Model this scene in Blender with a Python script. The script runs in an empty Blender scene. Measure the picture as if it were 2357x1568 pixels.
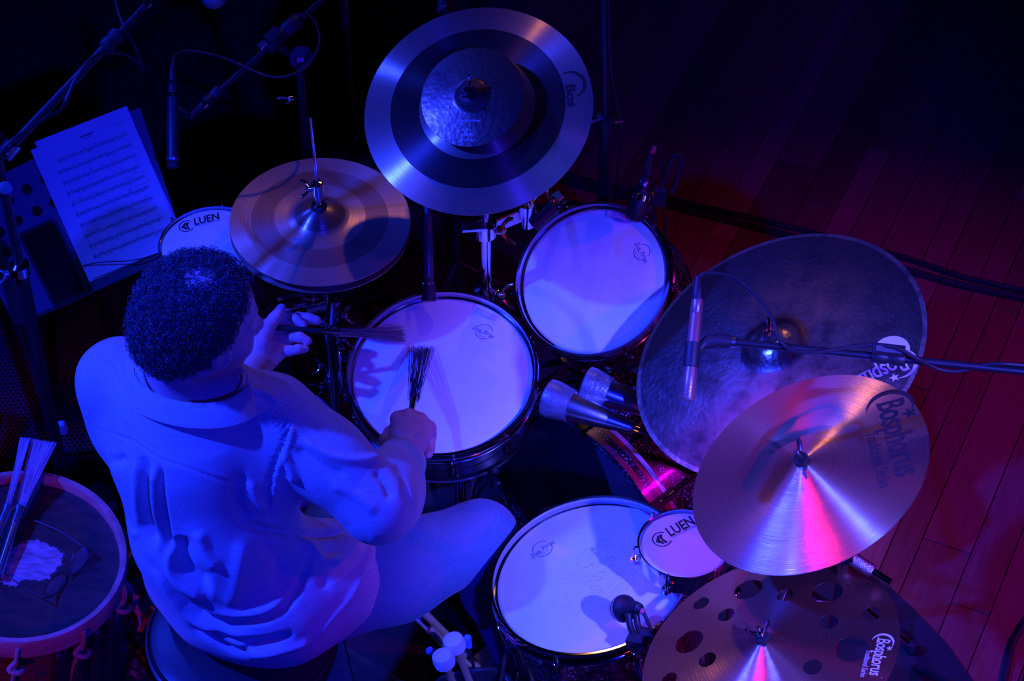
import bpy, bmesh, math, random
import numpy as np
from mathutils import Matrix, Vector
random.seed(7); RNG = np.random.default_rng(7)
scn = bpy.context.scene
COL = scn.collection
PI = math.pi

# ------------------------------------------------------------------ camera, light, exposure
W_PX, H_PX, F_PX = 2357.0, 1568.0, 5800.0
ELEV = math.radians(47)
CAM = np.array([0.0, -4.9*math.cos(ELEV), 0.77 + 4.9*math.sin(ELEV)])
FWD = np.array([0.0, math.cos(ELEV), -math.sin(ELEV)])
RGT = np.array([1.0, 0.0, 0.0]); UPV = np.cross(RGT, FWD)
cd = bpy.data.cameras.new('camera'); cam = bpy.data.objects.new('camera', cd); COL.objects.link(cam)
cam.location = CAM; cam.rotation_euler = (PI/2 - ELEV, 0, 0)
cd.sensor_width = 36; cd.lens = 36*F_PX/W_PX; cd.clip_end = 50
scn.camera = cam
w = bpy.data.worlds.new('world'); scn.world = w; w.use_nodes = True
w.node_tree.nodes['Background'].inputs[0].default_value = (0.02, 0.03, 1.0, 1)
w.node_tree.nodes['Background'].inputs[1].default_value = 0.006
vs = scn.view_settings
vs.view_transform = 'Standard'; vs.look = 'None'; vs.gamma = 1; vs.use_curve_mapping = False; vs.exposure = 0.0

def spot(name, loc, target, color, power, cone, blend=0.4, radius=0.09):
    l = bpy.data.lights.new(name, 'SPOT'); o = bpy.data.objects.new(name, l); COL.objects.link(o)
    o.location = loc; o.rotation_euler = (Vector(target) - Vector(loc)).to_track_quat('-Z', 'Y').to_euler()
    l.color = color; l.energy = power; l.spot_size = math.radians(cone); l.spot_blend = blend; l.shadow_soft_size = radius
    return o
spot('stage_and_fill_light_blue', (-3.9, -0.75, 5.0), (-0.06, -0.42, 0.7), (0.008, 0.026, 1.0), 3900, 23, 0.6)
spot('stage_and_fill_light_blue', (2.6, -3.9, 5.2), (0.47, -0.40, 0.6), (0.07, 0.072, 1.0), 4400, 13.5, 0.8)
spot('stage_and_fill_light_blue', (-3.3, 2.7, 4.6), (0.1, -0.3, 0.9), (0.01, 0.03, 1.0), 520, 26, 0.6)
spot('stage_and_fill_light_blue', (1.3, -5.6, 5.6), (0.12, -0.22, 0.7), (0.004, 0.008, 1.0), 1600, 25, 0.6)  # added front fill, no stage fixture: lifts the shaded shirt and right floor
spot('stage_and_fill_light_blue', (-2.3, 2.2, 5.9), (0.45, -0.65, 0.9), (0.02, 0.06, 1.0), 300, 15, 0.6)
spot('stage_light_amber', (0.71, 4.3, 5.6), (-0.1, 0.05, 0.8), (1.0, 0.42, 0.14), 68, 15, 0.6)
spot('stage_light_amber', (-1.45, 4.15, 4.0), (0.52, -0.78, 0.9), (1.0, 0.40, 0.14), 30, 9.5, 0.7)
spot('stage_light_red', (-2.85, 1.85, 5.35), (0.47, -0.72, 0.92), (1.0, 0.01, 0.10), 170, 10, 0.7)
spot('stage_light_red', (1.9, -4.3, 1.4), (0.75, -0.55, 0.7), (1.0, 0.01, 0.05), 45, 22, 0.6)
spot('stage_light_red', (-1.9, -4.2, 2.6), (-0.98, -0.45, 0.4), (1.0, 0.03, 0.10), 85, 11, 0.7)
spot('stage_light_magenta', (4.5, -0.6, 4.2), (1.05, -0.25, 0.0), (0.85, 0.0, 1.0), 320, 34, 0.8)

def px_ray(x, y):
    return FWD + RGT*(x - W_PX/2)/F_PX - UPV*(y - H_PX/2)/F_PX
def at(x, y, z):                      # the point at height z that the photograph shows at this spot
    d = px_ray(x, y); return CAM + d*(z - CAM[2])/d[2]
def on_plane(x, y, c, n):
    d = px_ray(x, y); n = np.array(n, float); return CAM + d*(((np.array(c) - CAM) @ n)/(d @ n))
def pix(P):
    d = np.asarray(P) - CAM; z = d @ FWD
    return np.stack([W_PX/2 + F_PX*(d @ RGT)/z, H_PX/2 - F_PX*(d @ UPV)/z], -1)
def unit(v):
    v = np.array(v, float); return v/np.linalg.norm(v)
def frame(c, n, x=(1, 0, 0)):
    n = unit(n); x = np.array(x, float); x = unit(x - (x @ n)*n); y = np.cross(n, x)
    return Matrix(((x[0], y[0], n[0], c[0]), (x[1], y[1], n[1], c[1]), (x[2], y[2], n[2], c[2]), (0, 0, 0, 1)))

# ------------------------------------------------------------------ materials
def nt(name):
    m = bpy.data.materials.new(name); m.use_nodes = True
    return m, m.node_tree, m.node_tree.nodes['Principled BSDF']
def N(t, kind, **kw):
    n = t.nodes.new(kind)
    for k, v in kw.items(): setattr(n, k, v)
    return n
def mat(name, col, rough=0.5, metal=0.0, noise=None, bump=None, spec=None, coat=0, trans=0, ior=None, sheen=0, alpha=None):
    """noise = (scale, second colour, stretch)   bump = (scale, strength, stretch)"""
    m, t, b = nt(name)
    b.inputs['Base Color'].default_value = (*col, 1); b.inputs['Roughness'].default_value = rough; b.inputs['Metallic'].default_value = metal
    if spec is not None: b.inputs['Specular IOR Level'].default_value = spec
    if coat: b.inputs['Coat Weight'].default_value = coat; b.inputs['Coat Roughness'].default_value = 0.08
    if trans: b.inputs['Transmission Weight'].default_value = trans
    if ior: b.inputs['IOR'].default_value = ior
    if sheen: b.inputs['Sheen Weight'].default_value = sheen
    if alpha is not None: b.inputs['Alpha'].default_value = alpha
    def mapped(st):
        tc = N(t, 'ShaderNodeTexCoord'); mp = N(t, 'ShaderNodeMapping'); mp.inputs['Scale'].default_value = st
        t.links.new(tc.outputs['Object'], mp.inputs['Vector']); return mp.outputs['Vector']
    if noise:
        sc, c2, st = noise
        nz = N(t, 'ShaderNodeTexNoise'); nz.inputs['Scale'].default_value = sc; nz.inputs['Detail'].default_value = 5
        t.links.new(mapped(st), nz.inputs['Vector'])
        cr = N(t, 'ShaderNodeValToRGB'); cr.color_ramp.elements[0].position = 0.35; cr.color_ramp.elements[1].position = 0.68
        cr.color_ramp.elements[0].color = (*col, 1); cr.color_ramp.elements[1].color = (*c2, 1)
        t.links.new(nz.outputs['Fac'], cr.inputs['Fac']); t.links.new(cr.outputs['Color'], b.inputs['Base Color'])
    if bump:
        sc, stg, st = bump
        nz = N(t, 'ShaderNodeTexNoise'); nz.inputs['Scale'].default_value = sc; nz.inputs['Detail'].default_value = 4
        t.links.new(mapped(st), nz.inputs['Vector'])
        bp = N(t, 'ShaderNodeBump'); bp.inputs['Strength'].default_value = stg; bp.inputs['Distance'].default_value = 0.002
        t.links.new(nz.outputs['Fac'], bp.inputs['Height']); t.links.new(bp.outputs['Normal'], b.inputs['Normal'])
    return m

def cymbal_mat(name, bands, groove=0.35, hammer=0.0, rough=0.33, aniso=0.75, patch=None, metal=0.85):
    """bands = [(radius, colour, roughness)...] rings of raw and lathed metal; patch = patina colour"""
    m, t, b = nt(name)
    L = t.links.new
    tc = N(t, 'ShaderNodeTexCoord'); sx = N(t, 'ShaderNodeSeparateXYZ'); L(tc.outputs['Object'], sx.inputs[0])
    cx = N(t, 'ShaderNodeCombineXYZ'); L(sx.outputs[0], cx.inputs[0]); L(sx.outputs[1], cx.inputs[1])
    ln = N(t, 'ShaderNodeVectorMath', operation='LENGTH'); L(cx.outputs[0], ln.inputs[0])
    rmax = 0.32
    mr = N(t, 'ShaderNodeMapRange'); mr.inputs['From Max'].default_value = rmax; L(ln.outputs['Value'], mr.inputs['Value'])
    def ramp(vals):
        cr = N(t, 'ShaderNodeValToRGB'); cr.color_ramp.interpolation = 'CONSTANT'; e = cr.color_ramp.elements
        while len(e) > 1: e.remove(e[-1])
        e[0].position = 0; e[0].color = vals[0][1]
        for r, c in vals[1:]:
            k = e.new(r/rmax); k.color = c
        L(mr.outputs[0], cr.inputs['Fac']); return cr.outputs['Color']
    colr = ramp([(r, (*c, 1)) for r, c, _ in bands])
    rgh = ramp([(r, (q, q, q, 1)) for r, _, q in bands])
    # fine lathe rings vary the tone and the relief with the radius
    nz = N(t, 'ShaderNodeTexNoise', noise_dimensions='1D'); nz.inputs['Scale'].default_value = 620; nz.inputs['Detail'].default_value = 2
    L(ln.outputs['Value'], nz.inputs['W'])
    mx = N(t, 'ShaderNodeMix', data_type='RGBA', blend_type='MULTIPLY'); mx.inputs['Factor'].default_value = 0.75 if groove > 0.05 else 0.1
    cr2 = N(t, 'ShaderNodeValToRGB'); cr2.color_ramp.elements[0].position = 0.3; cr2.color_ramp.elements[0].color = (0.6, 0.58, 0.57, 1)
    cr2.color_ramp.elements[1].position = 0.6; cr2.color_ramp.elements[1].color = (1, 1, 1, 1)
    L(nz.outputs['Fac'], cr2.inputs['Fac']); L(colr, mx.inputs['A']); L(cr2.outputs['Color'], mx.inputs['B'])
    out = mx.outputs['Result']
    pz = N(t, 'ShaderNodeTexNoise'); pz.inputs['Scale'].default_value = 16; pz.inputs['Detail'].default_value = 8; pz.inputs['Roughness'].default_value = 0.7
    L(tc.outputs['Object'], pz.inputs['Vector'])
    if patch:
        pr = N(t, 'ShaderNodeValToRGB'); pr.color_ramp.elements[0].position = patch[2]; pr.color_ramp.elements[1].position = patch[3]
        pr.color_ramp.elements[0].color = (0, 0, 0, 1); pr.color_ramp.elements[1].color = (1, 1, 1, 1)
        L(pz.outputs['Fac'], pr.inputs['Fac'])
        m2 = N(t, 'ShaderNodeMix', data_type='RGBA'); L(pr.outputs['Color'], m2.inputs['Factor']); L(out, m2.inputs['A']); m2.inputs['B'].default_value = (*patch[0], 1)
        out = m2.outputs['Result']
        ma = N(t, 'ShaderNodeMath', operation='MULTIPLY_ADD'); L(pr.outputs['Color'], ma.inputs[0]); ma.inputs[1].default_value = patch[1]; L(rgh, ma.inputs[2])
        rgh = ma.outputs[0]
    L(out, b.inputs['Base Color']); L(rgh, b.inputs['Roughness'])
    b.inputs['Metallic'].default_value = metal
    b.inputs['Anisotropic'].default_value = aniso
    b.inputs['Anisotropic Rotation'].default_value = 0.25
    tg = N(t, 'ShaderNodeTangent', direction_type='RADIAL', axis='Z'); L(tg.outputs[0], b.inputs['Tangent'])
    bp = N(t, 'ShaderNodeBump'); bp.inputs['Strength'].default_value = min(1, groove*1.5); bp.inputs['Distance'].default_value = 0.0007
    L(nz.outputs['Fac'], bp.inputs['Height']); last = bp
    if hammer:
        vz = N(t, 'ShaderNodeTexVoronoi'); vz.inputs['Scale'].default_value = 110; L(tc.outputs['Object'], vz.inputs['Vector'])
        b2 = N(t, 'ShaderNodeBump'); b2.inputs['Strength'].default_value = hammer; b2.inputs['Distance'].default_value = 0.002
        ad = N(t, 'ShaderNodeMath', operation='ADD'); L(vz.outputs['Distance'], ad.inputs[0]); L(pz.outputs['Fac'], ad.inputs[1])
        L(ad.outputs[0], b2.inputs['Height']); L(bp.outputs[0], b2.inputs['Normal']); last = b2
    L(last.outputs[0], b.inputs['Normal'])
    if aniso > 0.5:                      # broad second lobe under the narrow lathe streaks
        b2_ = N(t, 'ShaderNodeBsdfPrincipled'); L(out, b2_.inputs['Base Color']); b2_.inputs['Metallic'].default_value = metal*0.96
        ra = N(t, 'ShaderNodeMath', operation='ADD'); L(rgh, ra.inputs[0]); ra.inputs[1].default_value = 0.22; L(ra.outputs[0], b2_.inputs['Roughness'])
        b2_.inputs['Anisotropic'].default_value = 0.8; b2_.inputs['Anisotropic Rotation'].default_value = 0.25; L(tg.outputs[0], b2_.inputs['Tangent']); L(last.outputs[0], b2_.inputs['Normal'])
        mxs = N(t, 'ShaderNodeMixShader'); mxs.inputs[0].default_value = 0.42
        L(b.outputs[0], mxs.inputs[1]); L(b2_.outputs[0], mxs.inputs[2]); L(mxs.outputs[0], t.nodes['Material Output'].inputs['Surface'])
    return m

O1 = (1, 1, 1)
M = {}
M['chrome'] = mat('chrome', (0.75, 0.75, 0.78), 0.10, 1.0)
M['chrome_dark'] = mat('smoked_chrome', (0.16, 0.16, 0.18), 0.16, 1.0)
M['steel'] = mat('brushed_steel', (0.62, 0.62, 0.64), 0.28, 1.0, bump=(120, 0.06, O1))
M['black_steel'] = mat('black_painted_steel', (0.016, 0.016, 0.02), 0.36, 0.0, spec=0.5)
M['black_plastic'] = mat('black_plastic', (0.018, 0.018, 0.02), 0.5, bump=(300, 0.05, O1))
M['rubber'] = mat('black_rubber', (0.014, 0.014, 0.015), 0.7, bump=(200, 0.1, O1))
M['cable'] = mat('black_cable', (0.016, 0.015, 0.016), 0.55)
M['head_white'] = mat('coated_drumhead', (0.84, 0.84, 0.83), 0.5, noise=(30, (0.79, 0.79, 0.79), O1), bump=(900, 0.05, O1))
M['ink_blue'] = mat('dark_print_ink', (0.03, 0.035, 0.12), 0.6)
M['ink_black'] = mat('black_print_ink', (0.012, 0.012, 0.016), 0.5)
M['ink_white'] = mat('white_print_ink', (0.8, 0.78, 0.82), 0.6)
M['sparkle'] = None
def sparkle(name, base, fleck):
    m, t, b = nt(name); L = t.links.new
    tc = N(t, 'ShaderNodeTexCoord'); vz = N(t, 'ShaderNodeTexVoronoi'); vz.inputs['Scale'].default_value = 420
    L(tc.outputs['Object'], vz.inputs['Vector'])
    sp = N(t, 'ShaderNodeSeparateColor'); L(vz.outputs['Color'], sp.inputs[0])
    cr = N(t, 'ShaderNodeValToRGB'); cr.color_ramp.elements[0].position = 0.86; cr.color_ramp.elements[1].position = 0.97
    cr.color_ramp.elements[0].color = (*base, 1); cr.color_ramp.elements[1].color = (*fleck, 1)
    L(sp.outputs[0], cr.inputs['Fac']); L(cr.outputs['Color'], b.inputs['Base Color'])
    b.inputs['Roughness'].default_value = 0.3; b.inputs['Coat Weight'].default_value = 0.6; b.inputs['Coat Roughness'].default_value = 0.05
    return m
M['sparkle'] = sparkle('black_sparkle_wrap', (0.012, 0.012, 0.016), (0.55, 0.55, 0.6))
M['sparkle_red'] = sparkle('dark_red_sparkle_wrap', (0.03, 0.01, 0.012), (0.5, 0.3, 0.3))
M['red_lacquer'] = mat('red_stripe', (0.45, 0.035, 0.05), 0.3, coat=0.5)
M['white_lacquer'] = mat('white_stripe', (0.75, 0.75, 0.75), 0.3, coat=0.5)
M['gel'] = mat('clear_gel', (0.88, 0.84, 0.9), 0.2, trans=0.12, spec=0.9, noise=(200, (0.62, 0.58, 0.66), O1), bump=(260, 0.6, O1))
M['tape'] = mat('silver_tape', (0.34, 0.34, 0.37), 0.36, 0.6, noise=(40, (0.2, 0.2, 0.23), O1), bump=(110, 1.0, (1, 1, 1)))
M['felt_white'] = mat('white_felt', (0.7, 0.68, 0.66), 0.95, bump=(160, 0.5, O1), sheen=0.3)
M['felt_black'] = mat('black_felt', (0.02, 0.02, 0.02), 0.95, bump=(160, 0.4, O1))
M['wood_pale'] = mat('pale_hickory', (0.5, 0.33, 0.17), 0.5, noise=(8, (0.42, 0.26, 0.12), (14, 14, 1)))
M['wood_hoop'] = mat('worn_wooden_hoop', (0.52, 0.30, 0.22), 0.55, noise=(14, (0.40, 0.20, 0.13), (2, 2, 8)), bump=(40, 0.25, O1))
M['wood_shell'] = mat('reddish_wooden_shell', (0.26, 0.075, 0.045), 0.45, noise=(9, (0.16, 0.04, 0.03), (3, 3, 10)), bump=(30, 0.2, (3, 3, 1)))
M['hide'] = mat('dark_animal_hide', (0.022, 0.012, 0.008), 0.62, noise=(22, (0.06, 0.032, 0.018), (1, 3, 1)), bump=(90, 0.5, (1, 3, 1)))
M['hide_white'] = mat('white_hide_patch', (0.42, 0.36, 0.34), 0.8, noise=(40, (0.2, 0.16, 0.15), (1, 3, 1)), bump=(120, 0.5, (1, 3, 1)))
M['leather'] = mat('tan_leather_thong', (0.42, 0.2, 0.16), 0.6, bump=(60, 0.3, O1))
M['leather_black'] = mat('black_leatherette', (0.02, 0.02, 0.026), 0.36, bump=(220, 0.12, O1))
M['bag'] = mat('dark_bag_cloth', (0.02, 0.02, 0.032), 0.4, bump=(18, 0.8, O1))
M['orange'] = mat('orange_strip', (0.6, 0.13, 0.05), 0.6)
M['linen'] = None
def linen(name, c1, c2):
    m, t, b = nt(name); L = t.links.new
    tc = N(t, 'ShaderNodeTexCoord')
    fs = []
    for st in ((1500, 1500, 70), (60, 60, 1400)):
        mp = N(t, 'ShaderNodeMapping'); mp.inputs['Scale'].default_value = st; L(tc.outputs['Object'], mp.inputs['Vector'])
        nz = N(t, 'ShaderNodeTexNoise'); nz.inputs['Scale'].default_value = 0.35; nz.inputs['Detail'].default_value = 2; L(mp.outputs[0], nz.inputs['Vector']); fs.append(nz.outputs['Fac'])
    ad = N(t, 'ShaderNodeMath', operation='ADD'); L(fs[0], ad.inputs[0]); L(fs[1], ad.inputs[1])
    cr = N(t, 'ShaderNodeValToRGB'); cr.color_ramp.elements[0].position = 0.35; cr.color_ramp.elements[1].position = 0.75
    cr.color_ramp.elements[0].color = (*c1, 1); cr.color_ramp.elements[1].color = (*c2, 1)
    ha = N(t, 'ShaderNodeMath', operation='MULTIPLY'); ha.inputs[1].default_value = 0.55; L(ad.outputs[0], ha.inputs[0])
    L(ha.outputs[0], cr.inputs['Fac']); L(cr.outputs['Color'], b.inputs['Base Color'])
    b.inputs['Roughness'].default_value = 0.9; b.inputs['Specular IOR Level'].default_value = 0.15; b.inputs['Sheen Weight'].default_value = 0.15
    bp = N(t, 'ShaderNodeBump'); bp.inputs['Strength'].default_value = 0.13; bp.inputs['Distance'].default_value = 0.0015
    L(ad.outputs[0], bp.inputs['Height']); L(bp.outputs[0], b.inputs['Normal'])
    return m
M['linen'] = linen('washed_linen', (0.44, 0.40, 0.38), (0.70, 0.62, 0.56))
M['denim'] = linen('pale_trouser_cloth', (0.10, 0.19, 0.31), (0.16, 0.26, 0.37))
M['skin'] = mat('skin', (0.74, 0.40, 0.36), 0.45, noise=(60, (0.66, 0.33, 0.30), O1), bump=(260, 0.12, O1))
M['skin'].node_tree.nodes['Principled BSDF'].inputs['Subsurface Weight'].default_value = 0.12
M['skin'].node_tree.nodes['Principled BSDF'].inputs['Subsurface Radius'].default_value = (0.012, 0.005, 0.003)
M['hair'] = mat('dark_curly_hair', (0.085, 0.08, 0.095), 0.3, spec=0.8)
M['hair_base'] = mat('dark_hair_undercoat', (0.03, 0.026, 0.03), 0.7, bump=(70, 0.8, O1))
M['paper'] = mat('printed_paper', (0.8, 0.8, 0.8), 0.7, noise=(3, (0.74, 0.74, 0.75), O1))
M['glass_black'] = mat('black_glass_screen', (0.006, 0.006, 0.008), 0.06, spec=0.8)
M['desk'] = mat('dark_grey_enamel', (0.10, 0.10, 0.115), 0.5, bump=(400, 0.08, O1))
M['carpet'] = mat('black_stage_carpet', (0.02, 0.018, 0.018), 0.95, bump=(700, 0.6, O1), noise=(6, (0.012, 0.012, 0.014), O1))
M['grille'] = mat('grille_enamel', (0.13, 0.13, 0.14), 0.45)
M['void'] = mat('dark_cavity', (0.004, 0.004, 0.005), 0.9)
M['cap_blue'] = mat('blue_plastic_cap', (0.05, 0.12, 0.65), 0.4)
M['pet'] = mat('clear_bottle_plastic', (0.8, 0.85, 0.9), 0.12, trans=0.85, ior=1.4)
M['sleeve_red'] = mat('red_heat_shrink', (0.8, 0.07, 0.12), 0.45)
M['mic_bronze'] = mat('bronze_mic_body', (0.42, 0.24, 0.2), 0.35, 0.6)
M['mesh_grey'] = mat('grey_mic_mesh', (0.24, 0.24, 0.26), 0.4, 0.7, bump=(900, 0.6, O1))
M['white_tag'] = mat('white_label', (0.75, 0.75, 0.76), 0.6)
M['blue_ball'] = mat('glossy_blue_ball', (0.12, 0.22, 0.7), 0.22)
M['brass'] = mat('brass', (0.75, 0.52, 0.24), 0.24, 1.0)
M['nylon'] = mat('pale_nylon_bristles', (0.42, 0.40, 0.44), 0.5)
M['wire'] = mat('steel_brush_wire', (0.5, 0.48, 0.48), 0.35, 0.9)
M['lens'] = mat('spectacle_lens', (0.9, 0.92, 0.95), 0.02, trans=0.95, ior=1.1)
PL = []
for i, (a, bcol) in enumerate([((0.25, 0.06, 0.045), (0.19, 0.042, 0.032)), ((0.30, 0.075, 0.055), (0.23, 0.055, 0.04)), ((0.20, 0.046, 0.036), (0.15, 0.034, 0.028)), ((0.36, 0.10, 0.075), (0.29, 0.075, 0.055))]):
    PL.append(mat('stage_plank_wood_%s' % 'abcd'[i], a, 0.42, noise=(7, bcol, (1.2, 14, 1)), bump=(30, 0.1, (1, 12, 1))))

# ------------------------------------------------------------------ object helpers
WM = {}
def obj(name, me, m, parent=None):
    o = bpy.data.objects.new(name, me); COL.objects.link(o)
    if m is not None: me.materials.append(m)
    if parent is not None: o.parent = parent; WM[o.name] = WM[parent.name]
    else: WM[o.name] = Matrix()
    return o
def tag(o, label, cat, group=None):
    o['label'] = label; o['category'] = cat
    if group: o['group'] = group
    return o
def thing(name, label, cat, Mx=None, group=None):
    o = bpy.data.objects.new(name, None); COL.objects.link(o); o.empty_display_size = 0.05
    if Mx is None: Mx = Matrix()
    elif not isinstance(Mx, Matrix): Mx = Matrix.Translation(Vector(Mx))
    o.matrix_world = Mx; WM[o.name] = Mx.copy()
    return tag(o, label, cat, group)

class MB:
    """collects geometry in world space; build() links it as one mesh"""
    def __init__(s): s.v = []; s.f = []
    def add(s, V, F, Mx=None):
        b = len(s.v)
        if Mx is not None: V = [tuple(Mx @ Vector(p)) for p in V]
        s.v += [tuple(map(float, p)) for p in V]; s.f += [tuple(b + i for i in q) for q in F]; return s
    def lathe(s, prof, Mx=None, seg=48, closed=False, a0=0.0, a1=2*PI):
        V = []; F = []; full = abs(a1 - a0 - 2*PI) < 1e-6; n = seg if full else seg + 1; ring = []
        for r, z in prof:
            if r < 1e-7: ring.append([len(V)]*n); V.append((0, 0, z)); continue
            ring.append(list(range(len(V), len(V) + n)))
            for i in range(n):
                a = a0 + (a1 - a0)*i/seg; V.append((r*math.cos(a), r*math.sin(a), z))
        pairs = list(zip(ring[:-1], ring[1:]))
        if closed: pairs.append((ring[-1], ring[0]))
        for A, B in pairs:
            for i in range(seg):
                j = (i + 1) % n
                q = [A[i], A[j], B[j], B[i]]; u = []
                for k in q:
                    if k not in u: u.append(k)
                if len(u) > 2: F.append(tuple(reversed(u)))
        return s.add(V, F, Mx)
    def tube(s, path, r, seg=8, caps=True, flat=1.0):
        P = [np.array(p, float) for p in path]; n = len(P)
        R = r if hasattr(r, '__len__') else [r]*n
        T = [unit(P[min(i+1, n-1)] - P[max(i-1, 0)]) for i in range(n)]
        u = np.cross(T[0], [0, 0, 1.0]); u = unit(u) if np.linalg.norm(u) > 1e-4 else np.array([1.0, 0, 0])
        V = []; F = []
        for i in range(n):
            u = unit(u - (u @ T[i])*T[i]); w_ = np.cross(T[i], u)
            for k in range(seg):
                a = 2*PI*k/seg; V.append(P[i] + R[i]*(math.cos(a)*u + flat*math.sin(a)*w_))
        for i in range(n-1):
            for k in range(seg):
                l = (k+1) % seg; F.append((i*seg+k, i*seg+l, (i+1)*seg+l, (i+1)*seg+k))
        if caps: F.append(tuple(range(seg-1, -1, -1))); F.append(tuple((n-1)*seg + k for k in range(seg)))
        return s.add(V, F)
    def box(s, size, Mx=None, ch=0.0):
        x, y, z = (q/2 for q in size); c = min(ch, x*.6, y*.6, z*.6)
        if c <= 0:
            V = [(a, b_, d) for a in (-x, x) for b_ in (-y, y) for d in (-z, z)]
            return s.add(V, [(0,1,3,2), (4,6,7,5), (0,4,5,1), (2,3,7,6), (0,2,6,4), (1,5,7,3)], Mx)
        V = []; F = []
        for zz, k in ((-z, c), (-z+c, 0), (z-c, 0), (z, c)):
            for px_, py_ in ((-1, -1), (1, -1), (1, 1), (-1, 1)): V.append((px_*(x-k), py_*(y-k), zz))
        for l in range(3):
            for k in range(4): F.append((l*4+k, l*4+(k+1) % 4, l*4+4+(k+1) % 4, l*4+4+k))
        F.append((3, 2, 1, 0)); F.append((12, 13, 14, 15))
        return s.add(V, F, Mx)
    def ball(s, c, r, seg=16, sc=(1, 1, 1), Mx=None):
        prof = [(r*math.sin(PI*i/10), -r*math.cos(PI*i/10)) for i in range(11)]
        prof[0] = (0, -r); prof[-1] = (0, r)
        Mm = Matrix.Translation(Vector(c)) @ (Mx or Matrix()) @ Matrix.Diagonal((*sc, 1))
        return s.lathe(prof, Mm, seg)
    def prism(s, poly, z0, z1, Mx=None):
        n = len(poly); V = [(x, y, z0) for x, y in poly] + [(x, y, z1) for x, y in poly]
        F = [tuple(range(n-1, -1, -1)), tuple(range(n, 2*n))] + [(i, (i+1) % n, n+(i+1) % n, n+i) for i in range(n)]
        return s.add(V, F, Mx)
    def build(s, name, m, parent=None, sharp=40, label=None, stuff=False):
        me = bpy.data.meshes.new(name)
        V = s.v
        if parent is not None:
            I = WM[parent.name].inverted_safe()
            if I != Matrix():
                A = np.array(I); P = np.array(V); V = (P @ A[:3, :3].T + A[:3, 3]).tolist()
        me.from_pydata(V, [], s.f)
        bm = bmesh.new(); bm.from_mesh(me); bmesh.ops.recalc_face_normals(bm, faces=bm.faces); bm.to_mesh(me); bm.free(); me.shade_smooth(); me.set_sharp_from_angle(angle=math.radians(sharp))
        o = obj(name, me, m, parent)
        if label: o['label'] = label
        if stuff: o['kind'] = 'stuff'
        return o

def bez(pts, n=24):
    """smooth curve through the points (Catmull-Rom)"""
    P = [np.array(p, float) for p in pts]; P = [2*P[0]-P[1]] + P + [2*P[-1]-P[-2]]; out = []
    k = max(2, n//(len(P)-3))
    for i in range(1, len(P)-2):
        for j in range(k):
            t = j/k
            out.append(0.5*((2*P[i]) + (P[i+1]-P[i-1])*t + (2*P[i-1]-5*P[i]+4*P[i+1]-P[i+2])*t*t + (3*P[i]-P[i-1]-3*P[i+1]+P[i+2])*t**3))
    out.append(P[-2]); return out
def axis_frame(a, b):
    a = np.array(a, float); b = np.array(b, float); n = b - a
    x = (1, 0, 0) if abs(unit(n)[0]) < 0.9 else (0, 1, 0)
    return frame(a, n, x), float(np.linalg.norm(n))
def cyl(mb, a, b, prof_r, seg=20):
    """turned body along a-b; prof_r = [(fraction, radius)...]"""
    Fm, L_ = axis_frame(a, b)
    return mb.lathe([(0, prof_r[0][0]*L_)] + [(r, t*L_) for t, r in prof_r] + [(0, prof_r[-1][0]*L_)], Fm, seg)

TEXT = {}
def text_mesh(txt, shear=0.0, bold=0.0, spacing=1.0):
    cu = bpy.data.curves.new('lettering', 'FONT'); cu.body = txt; cu.shear = shear; cu.offset = bold; cu.space_character = spacing; cu.resolution_u = 3
    o = bpy.data.objects.new('lettering', cu); COL.objects.link(o)
    dg = bpy.context.evaluated_depsgraph_get(); e = o.evaluated_get(dg); me = e.to_mesh()
    V = np.array([v.co[:] for v in me.vertices]).reshape(-1, 3); F = [tuple(p.vertices) for p in me.polygons]
    e.to_mesh_clear(); bpy.data.objects.remove(o); bpy.data.curves.remove(cu)
    return V, F
def flat_patch(mb, V2, F, o_, ux, uy, surf):
    """2-D shapes laid on a surface: origin, axes, surf(x, y, z) -> world point"""
    mb.add([surf(np.array(o_) + ux*a + uy*b_) for a, b_ in V2], F)
def subdiv_long(V, F, m_=0.012):
    return V, F
def text_on(mb, txt, p0, p1, c, n, surf, ysc=1.0, **kw):
    V, F = text_mesh(txt, **kw)
    P0 = on_plane(*p0, c, n); P1 = on_plane(*p1, c, n); d = P1 - P0; L_ = np.linalg.norm(d); u = d/L_; up = np.cross(unit(n), u)
    x0, x1 = V[:, 0].min(), V[:, 0].max(); s = L_/(x1 - x0)
    flat_patch(mb, [((v[0]-x0)*s, v[1]*s*ysc) for v in V], F, P0, u, up, surf)
def arc_poly(cx, cy, r, w_, a0, a1, n=30):
    V = []; F = []
    for i in range(n+1):
        a = math.radians(a0 + (a1-a0)*i/n); V += [(cx+r*math.cos(a), cy+r*math.sin(a)), (cx+(r-w_)*math.cos(a), cy+(r-w_)*math.sin(a))]
    for i in range(n): F.append((2*i, 2*i+1, 2*i+3, 2*i+2))
    return V, F
def stroke(pts, w_):
    P = [np.array(p, float) for p in pts]; V = []; F = []
    for i, p in enumerate(P):
        t = P[min(i+1, len(P)-1)] - P[max(i-1, 0)]; t = t/(np.linalg.norm(t)+1e-9); q = np.array([-t[1], t[0]])*w_/2
        V += [tuple(p+q), tuple(p-q)]
    for i in range(len(P)-1): F.append((2*i, 2*i+1, 2*i+3, 2*i+2))
    return V, F
def crescent(r, n=40):
    """moon opening to the lower right, built from two circles"""
    V = []; F = []
    for i in range(n+1):
        t = i/n; a = math.radians(20 + 210*t); w_ = math.sin(PI*t)**0.8*0.24 + 0.003
        V += [(r*math.cos(a), r*math.sin(a)), (r*(1-w_)*math.cos(a), r*(1-w_)*math.sin(a))]
    for i in range(n): F.append((2*i, 2*i+1, 2*i+3, 2*i+2))
    return V, F
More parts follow.
